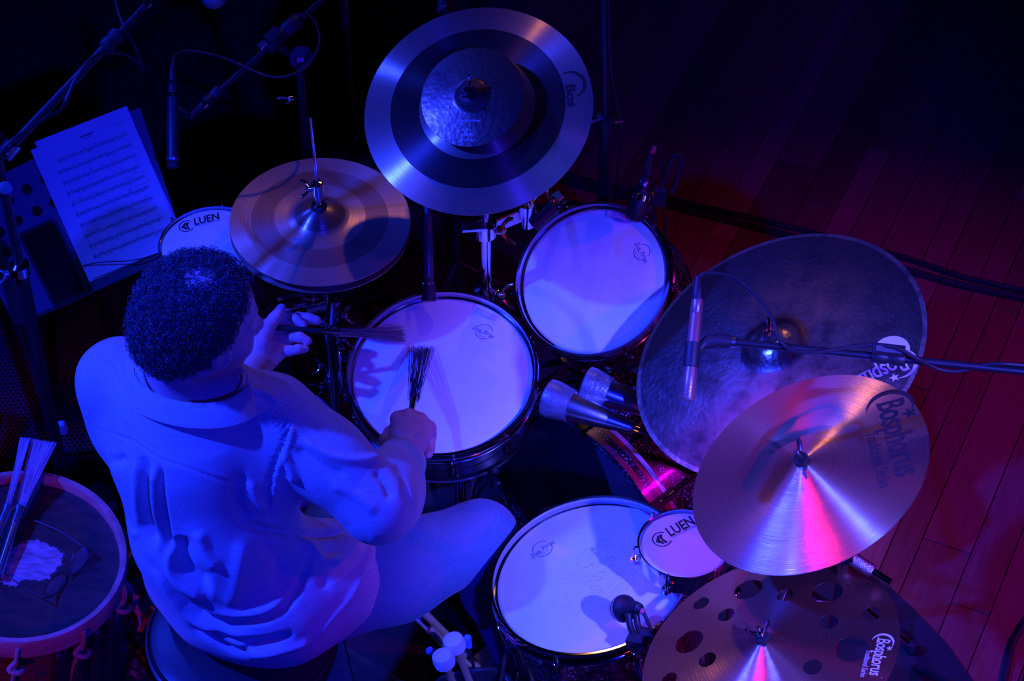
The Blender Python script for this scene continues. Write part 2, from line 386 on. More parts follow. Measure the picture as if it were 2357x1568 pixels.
def star(r):
    V = [(0, 0)]
    for i in range(10):
        a = PI/2 + PI*i/5; q = r if i % 2 == 0 else r*0.4; V.append((q*math.cos(a), q*math.sin(a)))
    return V, [(0, i+1, (i+1) % 10 + 1) for i in range(10)]

# ------------------------------------------------------------------ the setting
FLOOR_Z = 0.0
def struct(o): o['kind'] = 'structure'; return o
fl = struct(MB().box((7, 7, 0.1), Matrix.Translation((0.2, 0.6, -0.062))).build('floor', M['void']))
p_a = at(2353, 917, 0); p_b = at(2134, 1449, 0); pdir = unit((p_b - p_a)[:2].tolist() + [0]); pside = np.array([-pdir[1], pdir[0], 0])
if pside[0] < 0: pside = -pside
corner = p_a
rows = []
off = -2.6
while off < 1.6:
    wd = random.choice([0.085, 0.105, 0.12, 0.11, 0.06]); rows.append((off, wd)); off += wd
def in_view(p):
    q = pix(np.array([p]))[0]; return -450 < q[0] < W_PX+650 and -500 < q[1] < H_PX+450
CARPET = [at(2030, 1338, 0)[:2], at(2100, 1402, 0)[:2], at(2175, 1478, 0)[:2], at(2300, 1640, 0)[:2]]
ca, cb = at(2030, 1338, 0), at(2240, 1568, 0)
cdir = unit(cb - ca); cn = np.array([cdir[1], -cdir[0], 0]);  # points to the carpet side when negative x
if cn[0] > 0: cn = -cn
mats_i = 0
for off, wd in rows:
    s = -3.4 + random.random()*0.9
    while s < 2.2:
        ln_ = random.uniform(0.7, 1.5); mid = corner + pside*(off + wd/2) + pdir*(s + ln_/2)
        ends = [corner + pside*(off + wd/2) + pdir*(s + ln_*k) for k in (0, .25, .5, .75, 1)]
        under = all((e - ca) @ cn > 0.25 for e in ends)
        if any(in_view(e) for e in ends) and not under:
            ang = math.atan2(pdir[1], pdir[0])
            Mx = Matrix.Translation(Vector((mid[0], mid[1], -0.006 + random.uniform(-.0006, .0004)))) @ Matrix.Rotation(ang, 4, 'Z')
            m_ = MB().box((ln_ - 0.0018, wd - 0.0018, 0.012), None, 0.0012)
            o = m_.build('plank', PL[random.choice([0, 0, 1, 1, 2, 2, 3])], fl); o.matrix_world = Mx
        s += ln_
# carpet under the kit
base = ca - cdir*3.0
edge = [ca - cdir*3.2, ca - cdir*1.2, ca - cdir*0.5, ca - cdir*0.12, ca, at(2105, 1408, 0), at(2178, 1484, 0), at(2260, 1600, 0), at(2330, 1720, 0)]
poly = [tuple(p[:2]) for p in edge] + [tuple((edge[-1] + np.array([-2.6, -0.3, 0]))[:2]), tuple((edge[0] + cn*2.2)[:2])]
cp = MB().prism(list(reversed(poly)), 0.0006, 0.006).build('carpet', M['carpet'])
tag(cp, 'black stage carpet lying under the drum kit', 'carpet')
CZ = 0.006

# ------------------------------------------------------------------ drums
def plane_surf(c, n, h):
    n = unit(n); c = np.array(c)
    return lambda p: p - ((p - c) @ n)*n + n*h
def drum(root, Fm, R, depth, nl, a_off, shell_mat, hoop_mat=None, lug_len=None, hoop_h=0.03, bottom=True, lug_kind='post', head=None):
    hoop_mat = hoop_mat or M['chrome']; Rs = R - 0.010
    MB().lathe([(Rs, -0.016), (Rs, -depth+0.016), (Rs-0.006, -depth+0.016), (Rs-0.006, -0.016)], Fm, 72, True).build('shell', shell_mat, root)
    MB().lathe([(0, -0.0105), (Rs*0.5, -0.0105), (Rs-0.006, -0.0105), (Rs-0.001, -0.013), (Rs+0.0015, -0.018), (Rs+0.0015, -0.026), (Rs+0.0005, -0.026), (0, -0.026)], Fm, 72).build('batter_head', head or M['head_white'], root, label='white coated drumhead')
    hp = [(Rs+0.001, -hoop_h), (R+0.005, -hoop_h), (R+0.0055, -hoop_h+0.002), (R+0.001, -hoop_h+0.005), (R-0.001, -hoop_h+0.009), (R-0.001, -0.004), (R+0.0025, -0.0012), (R+0.002, 0.0006), (R-0.003, 0.0), (R-0.0042, -0.004), (R-0.0044, -hoop_h+0.012), (Rs+0.001, -hoop_h+0.012)]
    MB().lathe(hp, Fm, 96, True).build('hoop', hoop_mat, root)
    if bottom:
        MB().lathe([(r, -depth - z) for r, z in reversed(hp)], Fm, 96, True).build('hoop', hoop_mat, root)
    ll = lug_len or 0.05
    for k in range(nl):
        a = a_off + 2*PI*k/nl
        A = Fm @ Matrix.Rotation(a, 4, 'Z') @ Matrix.Translation((Rs, 0, 0))
        zc = -depth/2 if lug_kind == 'tube' else -max(0.075, hoop_h+0.035)
        lm = MB()
        if lug_kind == 'tube':
            lm.lathe([(0, -depth/2+0.034), (0.0055, -depth/2+0.036), (0.0055, -depth/2+0.048), (0.004, -depth/2+0.05), (0.004, -0.052), (0.0055, -0.05), (0.0055, -0.042), (0, -0.04)] if depth > 0.15 else [(0, -depth+0.034), (0.0058, -depth+0.036), (0.0058, -depth+0.046), (0.0042, -depth+0.05), (0.0042, -0.05), (0.0058, -0.046), (0.0058, -0.038), (0, -0.036)], A @ Matrix.Translation((0.011, 0, 0)), 12)
            lm.box((0.012, 0.010, 0.014), A @ Matrix.Translation((0.005, 0, -depth/2)), 0.002)
        else:
            lm.box((0.013, 0.018, ll*0.55), A @ Matrix.Translation((0.006, 0, zc)), 0.004)
            lm.lathe([(0, zc-ll/2), (0.007, zc-ll/2+0.006), (0.0075, zc), (0.007, zc+ll/2-0.006), (0.005, zc+ll/2), (0, zc+ll/2)], A @ Matrix.Translation((0.011, 0, 0)), 12)
        lug = lm.build('lug', M['chrome'], root)
        r_ = MB()
        B = A @ Matrix.Translation((0.0145, 0, 0))
        r_.lathe([(0, -0.075), (0.0025, -0.075), (0.0025, -hoop_h-0.001), (0.0055, -hoop_h), (0.0055, -hoop_h+0.003), (0.0034, -hoop_h+0.004), (0.0030, -hoop_h+0.013), (0, -hoop_h+0.014)], B, 10)
        r_.box((0.014, 0.012, 0.0032), B @ Matrix.Translation((-0.002, 0, -hoop_h-0.0012)), 0.001)
        r_.build('tension_rod', M['chrome'], lug)
    return plane_surf(np.array(Fm.translation), np.array(Fm.col[2])[:3], -0.0105 + 0.0004)
def signature(root, c, n, surf, p0, p1, seed):
    """hand-written maker's name across an open ring"""
    mb = MB(); P0 = on_plane(*p0, c, n); P1 = on_plane(*p1, c, n); d = P1-P0; L_ = np.linalg.norm(d); u = d/L_; up = np.cross(unit(n), u)
    V, F = text_mesh('Dudu Portes', shear=0.35)
    x0, x1 = V[:, 0].min(), V[:, 0].max(); s = L_/(x1-x0)
    flat_patch(mb, [((v[0]-x0)*s, v[1]*s*1.5 - 0.004 + 0.0012*math.sin((v[0]-x0)*2.2)) for v in V], F, P0, u, up, surf)
    for a0, a1 in ((25, 160), (205, 345)):
        V, F = arc_poly(L_*0.5, 0.0015, L_*0.36, 0.0011, a0, a1); flat_patch(mb, V, F, P0, u, up, surf)
    for yy, w_ in ((-0.0105, 0.22), (-0.0165, 0.1)):
        V, F = text_mesh('DRUMHEADS' if yy > -0.012 else 'COATED'); x0, x1 = V[:, 0].min(), V[:, 0].max(); s = L_*w_*1.6/(x1-x0)
        flat_patch(mb, [(L_*0.5 + ((v[0]-x0)*s - L_*w_*0.8), yy + v[1]*s) for v in V], F, P0, u, up, surf)
    mb.build('printed_logo', M['ink_blue'], root)

# snare drum
SN_C, SN_N, SN_R = (-0.138, 0.002, 0.679), (-0.054, -0.211, 1), 0.187
sn = thing('snare_drum', 'snare drum with white coated head and deep chrome hoops in front of the drummer', 'drum', frame(SN_C, SN_N))
FmS = frame(SN_C, SN_N)
sf = drum(sn, FmS, SN_R, 0.115, 10, math.radians(-83), mat('black_lacquered_shell', (0.012, 0.012, 0.02), 0.12, coat=0.5), lug_kind='tube')
signature(sn, SN_C, SN_N, sf, (1088, 748), (1137, 770), 1)
A = FmS @ Matrix.Rotation(math.radians(187), 4, 'Z') @ Matrix.Translation((SN_R-0.008, 0, -0.06))
so = MB().box((0.014, 0.03, 0.07), A, 0.003).build('strainer', M['chrome'], sn)
MB().box((0.008, 0.02, 0.05), A @ Matrix.Translation((0.012, 0, 0.012)) @ Matrix.Rotation(0.25, 4, 'Y'), 0.002).build('strainer_lever', M['chrome'], so)
MB().lathe([(0, 0), (0.008, 0), (0.008, 0.008), (0, 0.008)], A @ Matrix.Translation((0.006, 0.0, -0.05)), 12).build('strainer_knob', M['chrome'], so)

def tripod(root, xy, z_top, r_tube=0.0125, spread=0.27, hub=0.30, a0=0.3, m_=None, foot_xy=None):
    m_ = m_ or M['chrome']; x, y = xy
    MB().lathe([(0, 0.06), (r_tube, 0.06), (r_tube, z_top), (r_tube*0.8, z_top+0.002), (0, z_top+0.002)], Matrix.Translation((x, y, 0)), 20).build('pole', m_, root)
    col = MB().lathe([(r_tube+0.0005, hub-0.03), (r_tube+0.008, hub-0.028), (r_tube+0.008, hub+0.01), (r_tube+0.0005, hub+0.012)], Matrix.Translation((x, y, 0)), 20, True).build('collar', m_, root)
    for k in range(3):
        a = a0 + 2*PI*k/3
        fx, fy = (x + spread*math.cos(a), y + spread*math.sin(a))
        if foot_xy is not None and k == 0: fx, fy = foot_xy
        leg = MB().tube([(x + 0.02*math.cos(a), y + 0.02*math.sin(a), hub), (x + (fx-x)*0.6, y + (fy-y)*0.6, hub*0.42), (fx, fy, CZ+0.016)], 0.0075, 8, flat=0.6).build('leg', m_, root)
        MB().lathe([(0, 0), (0.013, 0.001), (0.014, 0.012), (0.010, 0.028), (0, 0.03)], Matrix.Translation((fx, fy, CZ)), 14).build('rubber_foot', M['rubber'], leg)
        MB().tube([(x + (fx-x)*0.5, y + (fy-y)*0.5, hub*0.5), (x, y, 0.09)], 0.004, 6).build('brace', m_, root)
def wing_nut(mb, p, n, s=1.0, x=(1, 0, 0)):
    Fm = frame(p, n, x)
    mb.lathe([(0, 0), (0.008*s, 0), (0.0075*s, 0.010*s), (0.004*s, 0.013*s), (0, 0.013*s)], Fm, 12)
    for sg in (-1, 1):
        mb.tube([np.array((Fm @ Vector((sg*q*s, 0, z*s)))[:]) for q, z in ((0.004, 0.006), (0.013, 0.012), (0.020, 0.020), (0.022, 0.027))], [0.0045*s, 0.0042*s, 0.0048*s, 0.003*s], 8, flat=0.55)
    return mb

# snare stand
ss = thing('snare_stand', 'chrome basket stand holding the snare drum', 'stand', (SN_C[0], SN_C[1], 0))
tripod(ss, (SN_C[0]+0.03, SN_C[1]+0.02), 0.46, spread=0.24, hub=0.2, a0=0.9)
for k in range(3):
    a = math.radians(60 + 120*k); e = FmS @ Vector(((SN_R-0.002)*math.cos(a), (SN_R-0.002)*math.sin(a), -0.122)); e2 = FmS @ Vector(((SN_R+0.010)*math.cos(a), (SN_R+0.010)*math.sin(a), -0.100))
    arm = MB().tube([(SN_C[0]+0.03, SN_C[1]+0.02, 0.45), tuple(e), tuple(e2)], 0.006, 8).build('basket_arm', M['chrome'], ss)
    MB().ball(tuple(e2), 0.009, 10).build('rubber_tip', M['rubber'], arm)
wing_nut(MB(), (SN_C[0]+0.044, SN_C[1]+0.02, 0.40), (1, -0.3, 0.1)).build('wing_nut', M['chrome'], ss)

# rack tom
TM_C, TM_N, TM_R = (0.161, 0.201, 0.737), (-0.377, -0.525, 1), 0.160
FmT = frame(TM_C, TM_N)
tm = thing('rack_tom', 'rack tom with white head tilted toward the drummer, right of the snare', 'drum', FmT)
sf = drum(tm, FmT, TM_R, 0.19, 6, math.radians(-128), M['sparkle'], lug_len=0.05)
signature(tm, TM_C, TM_N, sf, (1460, 556), (1486, 600), 2)
# floor tom
FT_C, FT_N, FT_R = (0.144, -0.467, 0.637), (-0.207, 0.034, 1), 0.187
FmF = frame(FT_C, FT_N)
ft = thing('floor_tom', 'floor tom with scuffed white head and dark sparkle shell beside the drummer', 'drum', FmF)
sf = drum(ft, FmF, FT_R, 0.34, 8, math.radians(-112), M['sparkle_red'], lug_len=0.07)
signature(ft, FT_C, FT_N, sf, (1222, 1276), (1272, 1238), 3)
mb = MB(); rr = random.Random(5)
for _ in range(190):                                  # stick marks worn into the coating
    x, y = rr.gauss(1395, 52), rr.gauss(1325, 48); q = on_plane(x, y, FT_C, FT_N); a = rr.gauss(0.15, 0.25); l = rr.uniform(0.003, 0.011)
    u = unit((math.cos(a), math.sin(a), 0)); v_ = np.cross(unit(FT_N), u)
    if np.linalg.norm(q - np.array(FT_C)) < FT_R-0.02:
        flat_patch(mb, *stroke([(-l/2, 0), (l/2, l*0.08)], rr.uniform(0.0004, 0.0009)), q, u, v_, sf)
mb.build('stick_marks', mat('grey_scuffs', (0.42, 0.42, 0.47), 0.6), ft, stuff=True)
for k in range(3):
    a = math.radians(-70 + 120*k)
    A = FmF @ Matrix.Rotation(a, 4, 'Z'); p = np.array((A @ Vector((FT_R+0.014, 0, -0.17)))[:]); q = np.array((A @ Vector((FT_R+0.014, 0, -0.30)))[:])
    leg = MB().tube([p + (0, 0, 0.06), p, q, (q[0] + 0.03*math.cos(a), q[1] + 0.03*math.sin(a), CZ+0.015)], 0.005, 8).build('leg', M['chrome'], ft)
    MB().lathe([(0, 0), (0.012, 0.001), (0.012, 0.02), (0.007, 0.032), (0, 0.034)], Matrix.Translation((q[0] + 0.03*math.cos(a), q[1] + 0.03*math.sin(a), CZ)), 12).build('rubber_foot', M['rubber'], leg)
    MB().box((0.022, 0.03, 0.045), A @ Matrix.Translation((FT_R, 0, -0.19)), 0.004).build('leg_bracket', M['chrome'], ft)

# damper pads of clear gel stuck on two heads
def gel(corners, c, n, label):
    P = [on_plane(x, y, c, n) for x, y in corners]; o_ = sum(P)/4; n = unit(n)
    Fm = frame(o_ - n*0.0102, n, P[1]-P[0]); sx = np.linalg.norm(P[1]-P[0]); sy = np.linalg.norm(P[3]-P[0])
    t = thing('gel_damper_pad', label, 'damper pad', Fm, 'clear gel pads on the drumheads')
    mb = MB().box((sx, sy, 0.004), Fm @ Matrix.Translation((0, 0, 0.0021)), 0.0012)
    b = mb.build('pad', M['gel'], t)
    rim = MB()
    for sg in (-1, 1):
        rim.box((sx*0.96, 0.0012, 0.0008), Fm @ Matrix.Translation((0, sg*(sy/2-0.0022), 0.0044)), 0.0002)
        rim.box((0.0012, sy*0.86, 0.0008), Fm @ Matrix.Translation((sg*(sx/2-0.0022), 0, 0.0044)), 0.0002)
    rim.build('raised_edge', M['gel'], b)
gel([(1098, 704), (1141, 722), (1137, 733), (1096, 717)], SN_C, SN_N, 'clear gel damper pad stuck near the far edge of the snare head')
gel([(1396, 480), (1439, 492), (1432, 508), (1393, 494)], TM_C, TM_N, 'clear gel damper pad stuck on the rack tom head beside its microphone')

# the two small white drums
def luen(root, c, n, surf, px0, px1):
    P0 = on_plane(*px0, c, n); P1 = on_plane(*px1, c, n); d = P1-P0; L_ = np.linalg.norm(d); u = d/L_; up = np.cross(unit(n), u)
    mb = MB(); r = L_*0.19
    V, F = arc_poly(r, 0.0, r, r*0.13, 40, 318, 40); flat_patch(mb, V, F, P0, u, up, surf)
    s = r*0.74      # the folded arrow inside the ring
    flat_patch(mb, [(r-s*1.0, 0.0), (r-s*0.1, s*0.95), (r+s*0.02, s*0.55), (r-s*0.35, 0), (r-s*0.1, -s*0.55), (r-s*0.2, -s*0.95)], [(0, 3, 2, 1), (0, 5, 4, 3)], P0, u, up, surf)
    flat_patch(mb, [(r+s*0.1, s*0.9), (r+s*0.55, s*0.75), (r+s*0.15, 0.0), (r-s*0.15, 0.0), (r+s*0.0, -s*0.9), (r+s*0.45, -s*0.95)], [(0, 3, 2, 1), (3, 4, 5, 2)], P0, u, up, surf)
    V, F = text_mesh('LUEN', bold=0.028, shear=0.12); x0, x1 = V[:, 0].min(), V[:, 0].max(); sc = L_*0.62/(x1-x0)
    flat_patch(mb, [(L_*0.37 + (v[0]-x0)*sc, -r*0.2 + v[1]*sc*1.3) for v in V], F, P0, u, up, surf)
    V, F = text_mesh('HAND AND PERCUSSION'); x0, x1 = V[:, 0].min(), V[:, 0].max(); sc = L_*0.6/(x1-x0)
    flat_patch(mb, [(L_*0.37 + (v[0]-x0)*sc, -r*0.5 + v[1]*sc) for v in V], F, P0, u, up, surf)
    mb.build('printed_logo', M['ink_black'], root)
def small_drum(label, c, n, R, depth, a_off, px0, px1, nl=6):
    Fm = frame(c, n); t = thing('small_hand_drum', label, 'drum', Fm, 'small hand drums with white heads'); Rs = R-0.004
    MB().lathe([(Rs, -0.010), (Rs, -depth), (Rs-0.003, -depth), (Rs-0.003, -0.010)], Fm, 64, True).build('shell', M['chrome'], t)
    MB().lathe([(0, -0.004), (Rs-0.008, -0.004), (Rs-0.0025, -0.006), (Rs+0.001, -0.012), (Rs+0.001, -0.016), (0, -0.016)], Fm, 64).build('batter_head', M['head_white'], t)
    MB().lathe([(R-0.002, -0.012), (R+0.001, -0.012), (R+0.001, 0.0), (R-0.001, 0.0012), (R-0.0025, 0.0)], Fm, 72, True).build('hoop', M['chrome'], t)
    for k in range(nl):
        A = Fm @ Matrix.Rotation(a_off + 2*PI*k/nl, 4, 'Z') @ Matrix.Translation((R+0.002, 0, 0))
        lg = MB().box((0.010, 0.016, 0.014), A @ Matrix.Translation((0.001, 0, -depth*0.7)), 0.002).lathe([(0, -depth*0.8), (0.0055, -depth*0.8), (0.0055, -depth*0.6), (0, -depth*0.6)], A @ Matrix.Translation((0.007, 0, 0)), 10).build('lug', M['chrome'], t)
        MB().tube([np.array((A @ Vector(q))[:]) for q in ((-0.003, 0, 0.002), (0.004, 0, 0.0025), (0.0065, 0, -0.004), (0.0065, 0, -depth*0.9))], 0.0021, 8).build('hook_rod', M['chrome'], lg)
    luen(t, c, n, plane_surf(c, n, -0.0036), px0, px1)
    return t
LR_C, LR_N = (0.313, -0.493, 0.76), (-0.012, 0.058, 1)
small_drum('small chrome hand drum with a white head half under the plain crash cymbal', LR_C, LR_N, 0.0845, 0.048, math.radians(-113), (1505, 1248), (1602, 1198))
LL_C, LL_N = (-0.614, 0.294, 0.748), (-0.06, -0.01, 1)
small_drum('small chrome hand drum with a white head beside the music stand', LL_C, LL_N, 0.105, 0.05, math.radians(200), (411, 522), (507, 498))
st = thing('small_drum_stand', 'chrome stand under the small drum beside the music stand', 'stand', (LL_C[0]+0.02, LL_C[1]+0.03, 0))
tripod(st, (LL_C[0]+0.02, LL_C[1]+0.03), 0.66, spread=0.2, hub=0.22, a0=0.2)
MB().box((0.05, 0.03, 0.02), Matrix.Translation((LL_C[0]+0.02, LL_C[1]+0.03, 0.672)), 0.004).build('clamp', M['chrome'], st)
st = thing('small_drum_holder', 'chrome clamp arm carrying the small drum over the floor tom', 'stand', (0.40, -0.47, 0))
tripod(st, (0.42, -0.44), 0.55, spread=0.12, hub=0.2, a0=2.9)
MB().tube([(0.42, -0.44, 0.54), (0.42, -0.44, 0.70), (0.40, -0.475, 0.722)], 0.006, 8).build('arm', M['chrome'], st)
wing_nut(MB(), (0.425, -0.455, 0.70), (0.9, 0, 0.4), 0.9).build('wing_nut', M['brass'], st)

# bass drum
BT = at(1348, 1003, 0.556); BR = 0.278; BAX = unit((0.72, 0.69, 0)); BC = np.array([BT[0], BT[1], 0.278+CZ+0.002])
FmB = frame(BC, BAX, (0, 0, 1))       # local x is up
bd = thing('bass_drum', 'black sparkle bass drum with red and white striped wooden hoop under the toms', 'drum', Matrix.Translation((BC[0], BC[1], 0)))
Rb = BR - 0.016
MB().lathe([(Rb, 0.02), (Rb, 0.38), (Rb-0.008, 0.38), (Rb-0.008, 0.02)], FmB, 96, True).build('shell', M['sparkle'], bd)
MB().lathe([(0, 0.012), (Rb-0.004, 0.012), (Rb+0.002, 0.016), (Rb+0.002, 0.024), (0, 0.024)], FmB, 96).build('batter_head', mat('grey_bass_head', (0.05, 0.05, 0.055), 0.45), bd)
MB().lathe([(0, 0.388), (Rb-0.004, 0.388), (Rb+0.002, 0.384), (Rb+0.002, 0.376), (0, 0.376)], FmB, 96).build('front_head', M['black_plastic'], bd)
for z0, sg in ((0.0, 1), (0.40, -1)):
    hp = MB().lathe([(Rb+0.002, z0), (BR, z0), (BR, z0+sg*0.05), (Rb+0.002, z0+sg*0.05)], FmB, 96, True).build('hoop', M['sparkle'], bd)
    for a_, b_, mm, nm_ in ((0.002, 0.014, 'red_lacquer', 'red_stripe'), (0.028, 0.040, 'red_lacquer', 'red_stripe'), (0.040, 0.0495, 'white_lacquer', 'white_stripe')):
        MB().lathe([(BR-0.001, z0+sg*a_), (BR+0.0006, z0+sg*a_), (BR+0.0006, z0+sg*b_), (BR-0.001, z0+sg*b_)], FmB, 96, True).build(nm_, M[mm], hp)
for k in range(8):
    a = math.radians(-3) + 2*PI*k/8
    for z0, sg in ((0.0, 1), (0.40, -1)):
        A = FmB @ Matrix.Rotation(a, 4, 'Z')
        c_ = MB().box((0.007, 0.022, 0.066), A @ Matrix.Translation((BR+0.004, 0, z0+sg*0.030)), 0.002).box((0.024, 0.020, 0.006), A @ Matrix.Translation((BR-0.005, 0, z0-sg*0.004)), 0.002).build('claw_hook', M['chrome_dark'], bd)
        MB().tube([np.array((A @ Vector((BR+0.008, 0, z0+sg*q)))[:]) for q in (0.02, 0.06, 0.13)], 0.003, 8).build('tension_rod', M['chrome'], c_)
    A = FmB @ Matrix.Rotation(a, 4, 'Z')
    MB().box((0.016, 0.020, 0.09), A @ Matrix.Translation((Rb+0.007, 0, 0.20)), 0.005).build('lug', M['chrome'], bd)
for sg in (-1, 1):
    A = FmB @ Matrix.Rotation(sg*2.0, 4, 'Z'); p = np.array((A @ Vector((Rb, 0, 0.30)))[:]); e = p + np.array([BAX[0]*0.16, BAX[1]*0.16, 0]) + np.array([BAX[1], -BAX[0], 0])*(-sg*-0.1); e[2] = CZ+0.006
    MB().tube([p, (p+e)/2+(0, 0, 0.01), e], 0.006, 8).build('spur', M['chrome'], bd)

# pedal of the bass drum
pd = thing('bass_drum_pedal', 'steel bass drum pedal under the drummer\'s right foot', 'pedal', Matrix.Translation((BC[0]-BAX[0]*0.15, BC[1]-BAX[1]*0.15, 0)))
pc = BC - BAX*0.16; sdv = np.array([BAX[1], -BAX[0], 0])
Fp = frame((pc[0], pc[1], CZ+0.04), (-BAX[0]*0.12, -BAX[1]*0.12, 1), BAX)
MB().box((0.27, 0.085, 0.008), Fp, 0.003).build('footboard', M['steel'], pd)
MB().box((0.30, 0.10, 0.008), Matrix.Translation((pc[0], pc[1], CZ+0.005)) @ Matrix.Rotation(math.atan2(BAX[1], BAX[0]), 4, 'Z'), 0.002).build('base_plate', M['black_steel'], pd)
for sg in (-1, 1):
    q = BC - BAX*0.035 + sdv*sg*0.05; MB().tube([(q[0], q[1], CZ+0.01), (q[0], q[1], 0.22)], 0.008, 8).build('frame_post', M['chrome'], pd)
q0 = BC - BAX*0.035 - sdv*0.06; q1 = BC - BAX*0.035 + sdv*0.06
MB().tube([(q0[0], q0[1], 0.22), (q1[0], q1[1], 0.22)], 0.007, 8).build('axle', M['chrome'], pd)
q = BC - BAX*0.035; b_ = MB().tube([(q[0], q[1], 0.22), (q[0]-BAX[0]*0.06, q[1]-BAX[1]*0.06, 0.37)], 0.0035, 8).build('beater_shaft', M['chrome'], pd)
MB().ball((q[0]-BAX[0]*0.062, q[1]-BAX[1]*0.062, 0.38), 0.024, 14, (1, 1, .9)).build('felt_beater', M['felt_white'], b_)

# ------------------------------------------------------------------ cymbals
def cymbal(name, label, c, n, R, bell_r, bell_h, bow, mt, group=None, holes=None, thick=0.0016):
    Fm = frame(c, n); t = thing(name, label, 'cymbal', Fm, group)
    def z(r):
        b_ = bow*(1-(r/R)**1.7)
        if r < bell_r*1.25: b_ += bell_h*(0.5+0.5*math.cos(PI*min(1, (r/(bell_r*1.25))**(1.6 if bell_r < 0.07 else 0.8))))
        return b_
    rs = [0.0055] + [bell_r*1.25*k/12 for k in range(2, 13)] + [bell_r*1.25 + (R-bell_r*1.25)*k/18 for k in range(1, 19)]
    prof = [(r, z(r)) for r in rs] + [(R+0.0002, z(R)-thick*0.5)] + [(r, z(r)-thick) for r in reversed(rs)]
    mb = MB().lathe(list(reversed(prof)), Fm, 128, True)
    pl = mb.build('bow', mt, t, sharp=50)
    if holes:
        cm = MB()
        I = Fm.inverted()
        for hx, hy, hr in holes:
            cm.lathe([(0, -0.08), (hr, -0.08), (hr, 0.1), (0, 0.1)], Matrix.Translation((hx, hy, 0)), 40)
        co = cm.build('hole_cutter', mt)
        md = pl.modifiers.new('b', 'BOOLEAN'); md.operation = 'DIFFERENCE'; md.object = co; md.solver = 'EXACT'
        co.parent = None; co.matrix_world = Fm
        bpy.context.view_layer.update()
        dg = bpy.context.evaluated_depsgraph_get(); me = bpy.data.meshes.new_from_object(pl.evaluated_get(dg))
        pl.modifiers.clear(); pl.data = me; me.set_sharp_from_angle(angle=math.radians(50))
        bpy.data.objects.remove(co)
    def surf(p, h=0.0007):
        q = Fm.inverted() @ Vector(p); r = math.hypot(q.x, q.y); q.z = z(r)+h; return np.array((Fm @ q)[:])
    return t, surf, Fm, z
def bosphorus(root, c, n, surf, p0, p1, ink, big=1.0, series=True):
    mb = MB(); P0 = on_plane(*p0, c, n); P1 = on_plane(*p1, c, n); d = P1-P0; L_ = np.linalg.norm(d); u = d/L_; up = np.cross(unit(n), u)
    V, F = text_mesh('Bosphorus', bold=0.012, spacing=0.95); x0, x1 = V[:, 0].min(), V[:, 0].max(); sc = L_/(x1-x0)
    flat_patch(mb, [((v[0]-x0)*sc, v[1]*sc*1.55) for v in V], F, P0, u, up, surf)
    # serifs on the tall letters
    h = 0.72*sc*1.55
    for fx in (0.0, 0.475, 0.555):
        flat_patch(mb, [(L_*fx-0.003, -0.001), (L_*fx+0.010, -0.001), (L_*fx+0.010, 0.0012), (L_*fx-0.003, 0.0012)], [(0, 1, 2, 3)], P0, u, up, surf)
    V, F = crescent(L_*0.235)
    ca_, sa_ = math.cos(math.radians(38)), math.sin(math.radians(38))
    flat_patch(mb, [(L_*0.075 + (x*ca_-y*sa_), h*0.42 + (x*sa_+y*ca_)) for x, y in V], F, P0, u, up, surf)
    V, F = star(L_*0.075); flat_patch(mb, [(L_*0.235+x*math.cos(.5)-y*math.sin(.5), h*1.02+x*math.sin(.5)+y*math.cos(.5)) for x, y in V], F, P0, u, up, surf)
    V, F = arc_poly(L_*1.03, h*0.95, L_*0.012, L_*0.004, 0, 360, 16); flat_patch(mb, V, F, P0, u, up, surf)
    lg = mb.build('printed_logo', ink, root)
    if series:
        mb = MB(); V, F = text_mesh('Traditional Series'); x0, x1 = V[:, 0].min(), V[:, 0].max(); sc = L_*0.86/(x1-x0)
        flat_patch(mb, [(L_*0.35 + (v[0]-x0)*sc*0.84, -L_*0.18 + v[1]*sc*1.5) for v in V], F, P0, u, up, surf)
        mb.build('series_lettering', ink, lg)

BRZ = (0.66, 0.42, 0.27); RAW = (0.20, 0.115, 0.085); DRK = (0.085, 0.05, 0.045)
CR_C, CR_N, CR_R = np.array((-0.065, 0.285, 1.115)), unit((-0.147, -0.39, 1)), 0.2225
mt = cymbal_mat('ringed_crash_bronze', [(0, RAW, 0.4), (0.05, BRZ, 0.25), (0.112, DRK, 0.42), (0.170, BRZ, 0.25)], 0.3, 0.0, aniso=1.0, metal=0.88)
cr, sfc, FmC, zc = cymbal('crash_cymbal', 'large two-tone crash cymbal with dark raw ring, under the little splash', CR_C, CR_N, CR_R, 0.058, 0.018, 0.022, mt)
mb = MB(); P0 = on_plane(1300, 190, CR_C, CR_N); u = unit(on_plane(1322, 235, CR_C, CR_N)-P0); up = np.cross(CR_N, u)
V, F = crescent(0.030); flat_patch(mb, [(0.012 + 0.8*x+0.5*y, 0.010 - 0.5*x + 0.8*y) for x, y in V], F, P0, u, up, sfc)
text_on(mb, 'Bos', (1302, 200), (1308, 250), CR_C, CR_N, sfc, 0.8, bold=0.03)
mb.build('printed_logo', M['ink_black'], cr)
SP_C, SP_N = np.array((-0.075, 0.264, 1.166)), unit((-0.231, -0.51, 1))
mt = cymbal_mat('hammered_splash_bronze', [(0, DRK, 0.45), (0.03, (0.24, 0.13, 0.09), 0.27)], 0.03, 0.16, aniso=0.0, patch=((0.07, 0.04, 0.035), 0.14, 0.38, 0.60), metal=0.92)
sp, sfs, FmSp, zs = cymbal('splash_cymbal', 'small hammered splash cymbal stacked on the two-tone crash', SP_C, SP_N, 0.1004, 0.030, 0.010, 0.010, mt)
mb = MB()
text_on(mb, '20 cm 8"', (1093, 321), (1059, 321), SP_C, SP_N, sfs, 1.0, shear=0.2)
text_on(mb, 'Splash', (1091, 309), (1062, 309), SP_C, SP_N, sfs, 1.0, shear=0.2)
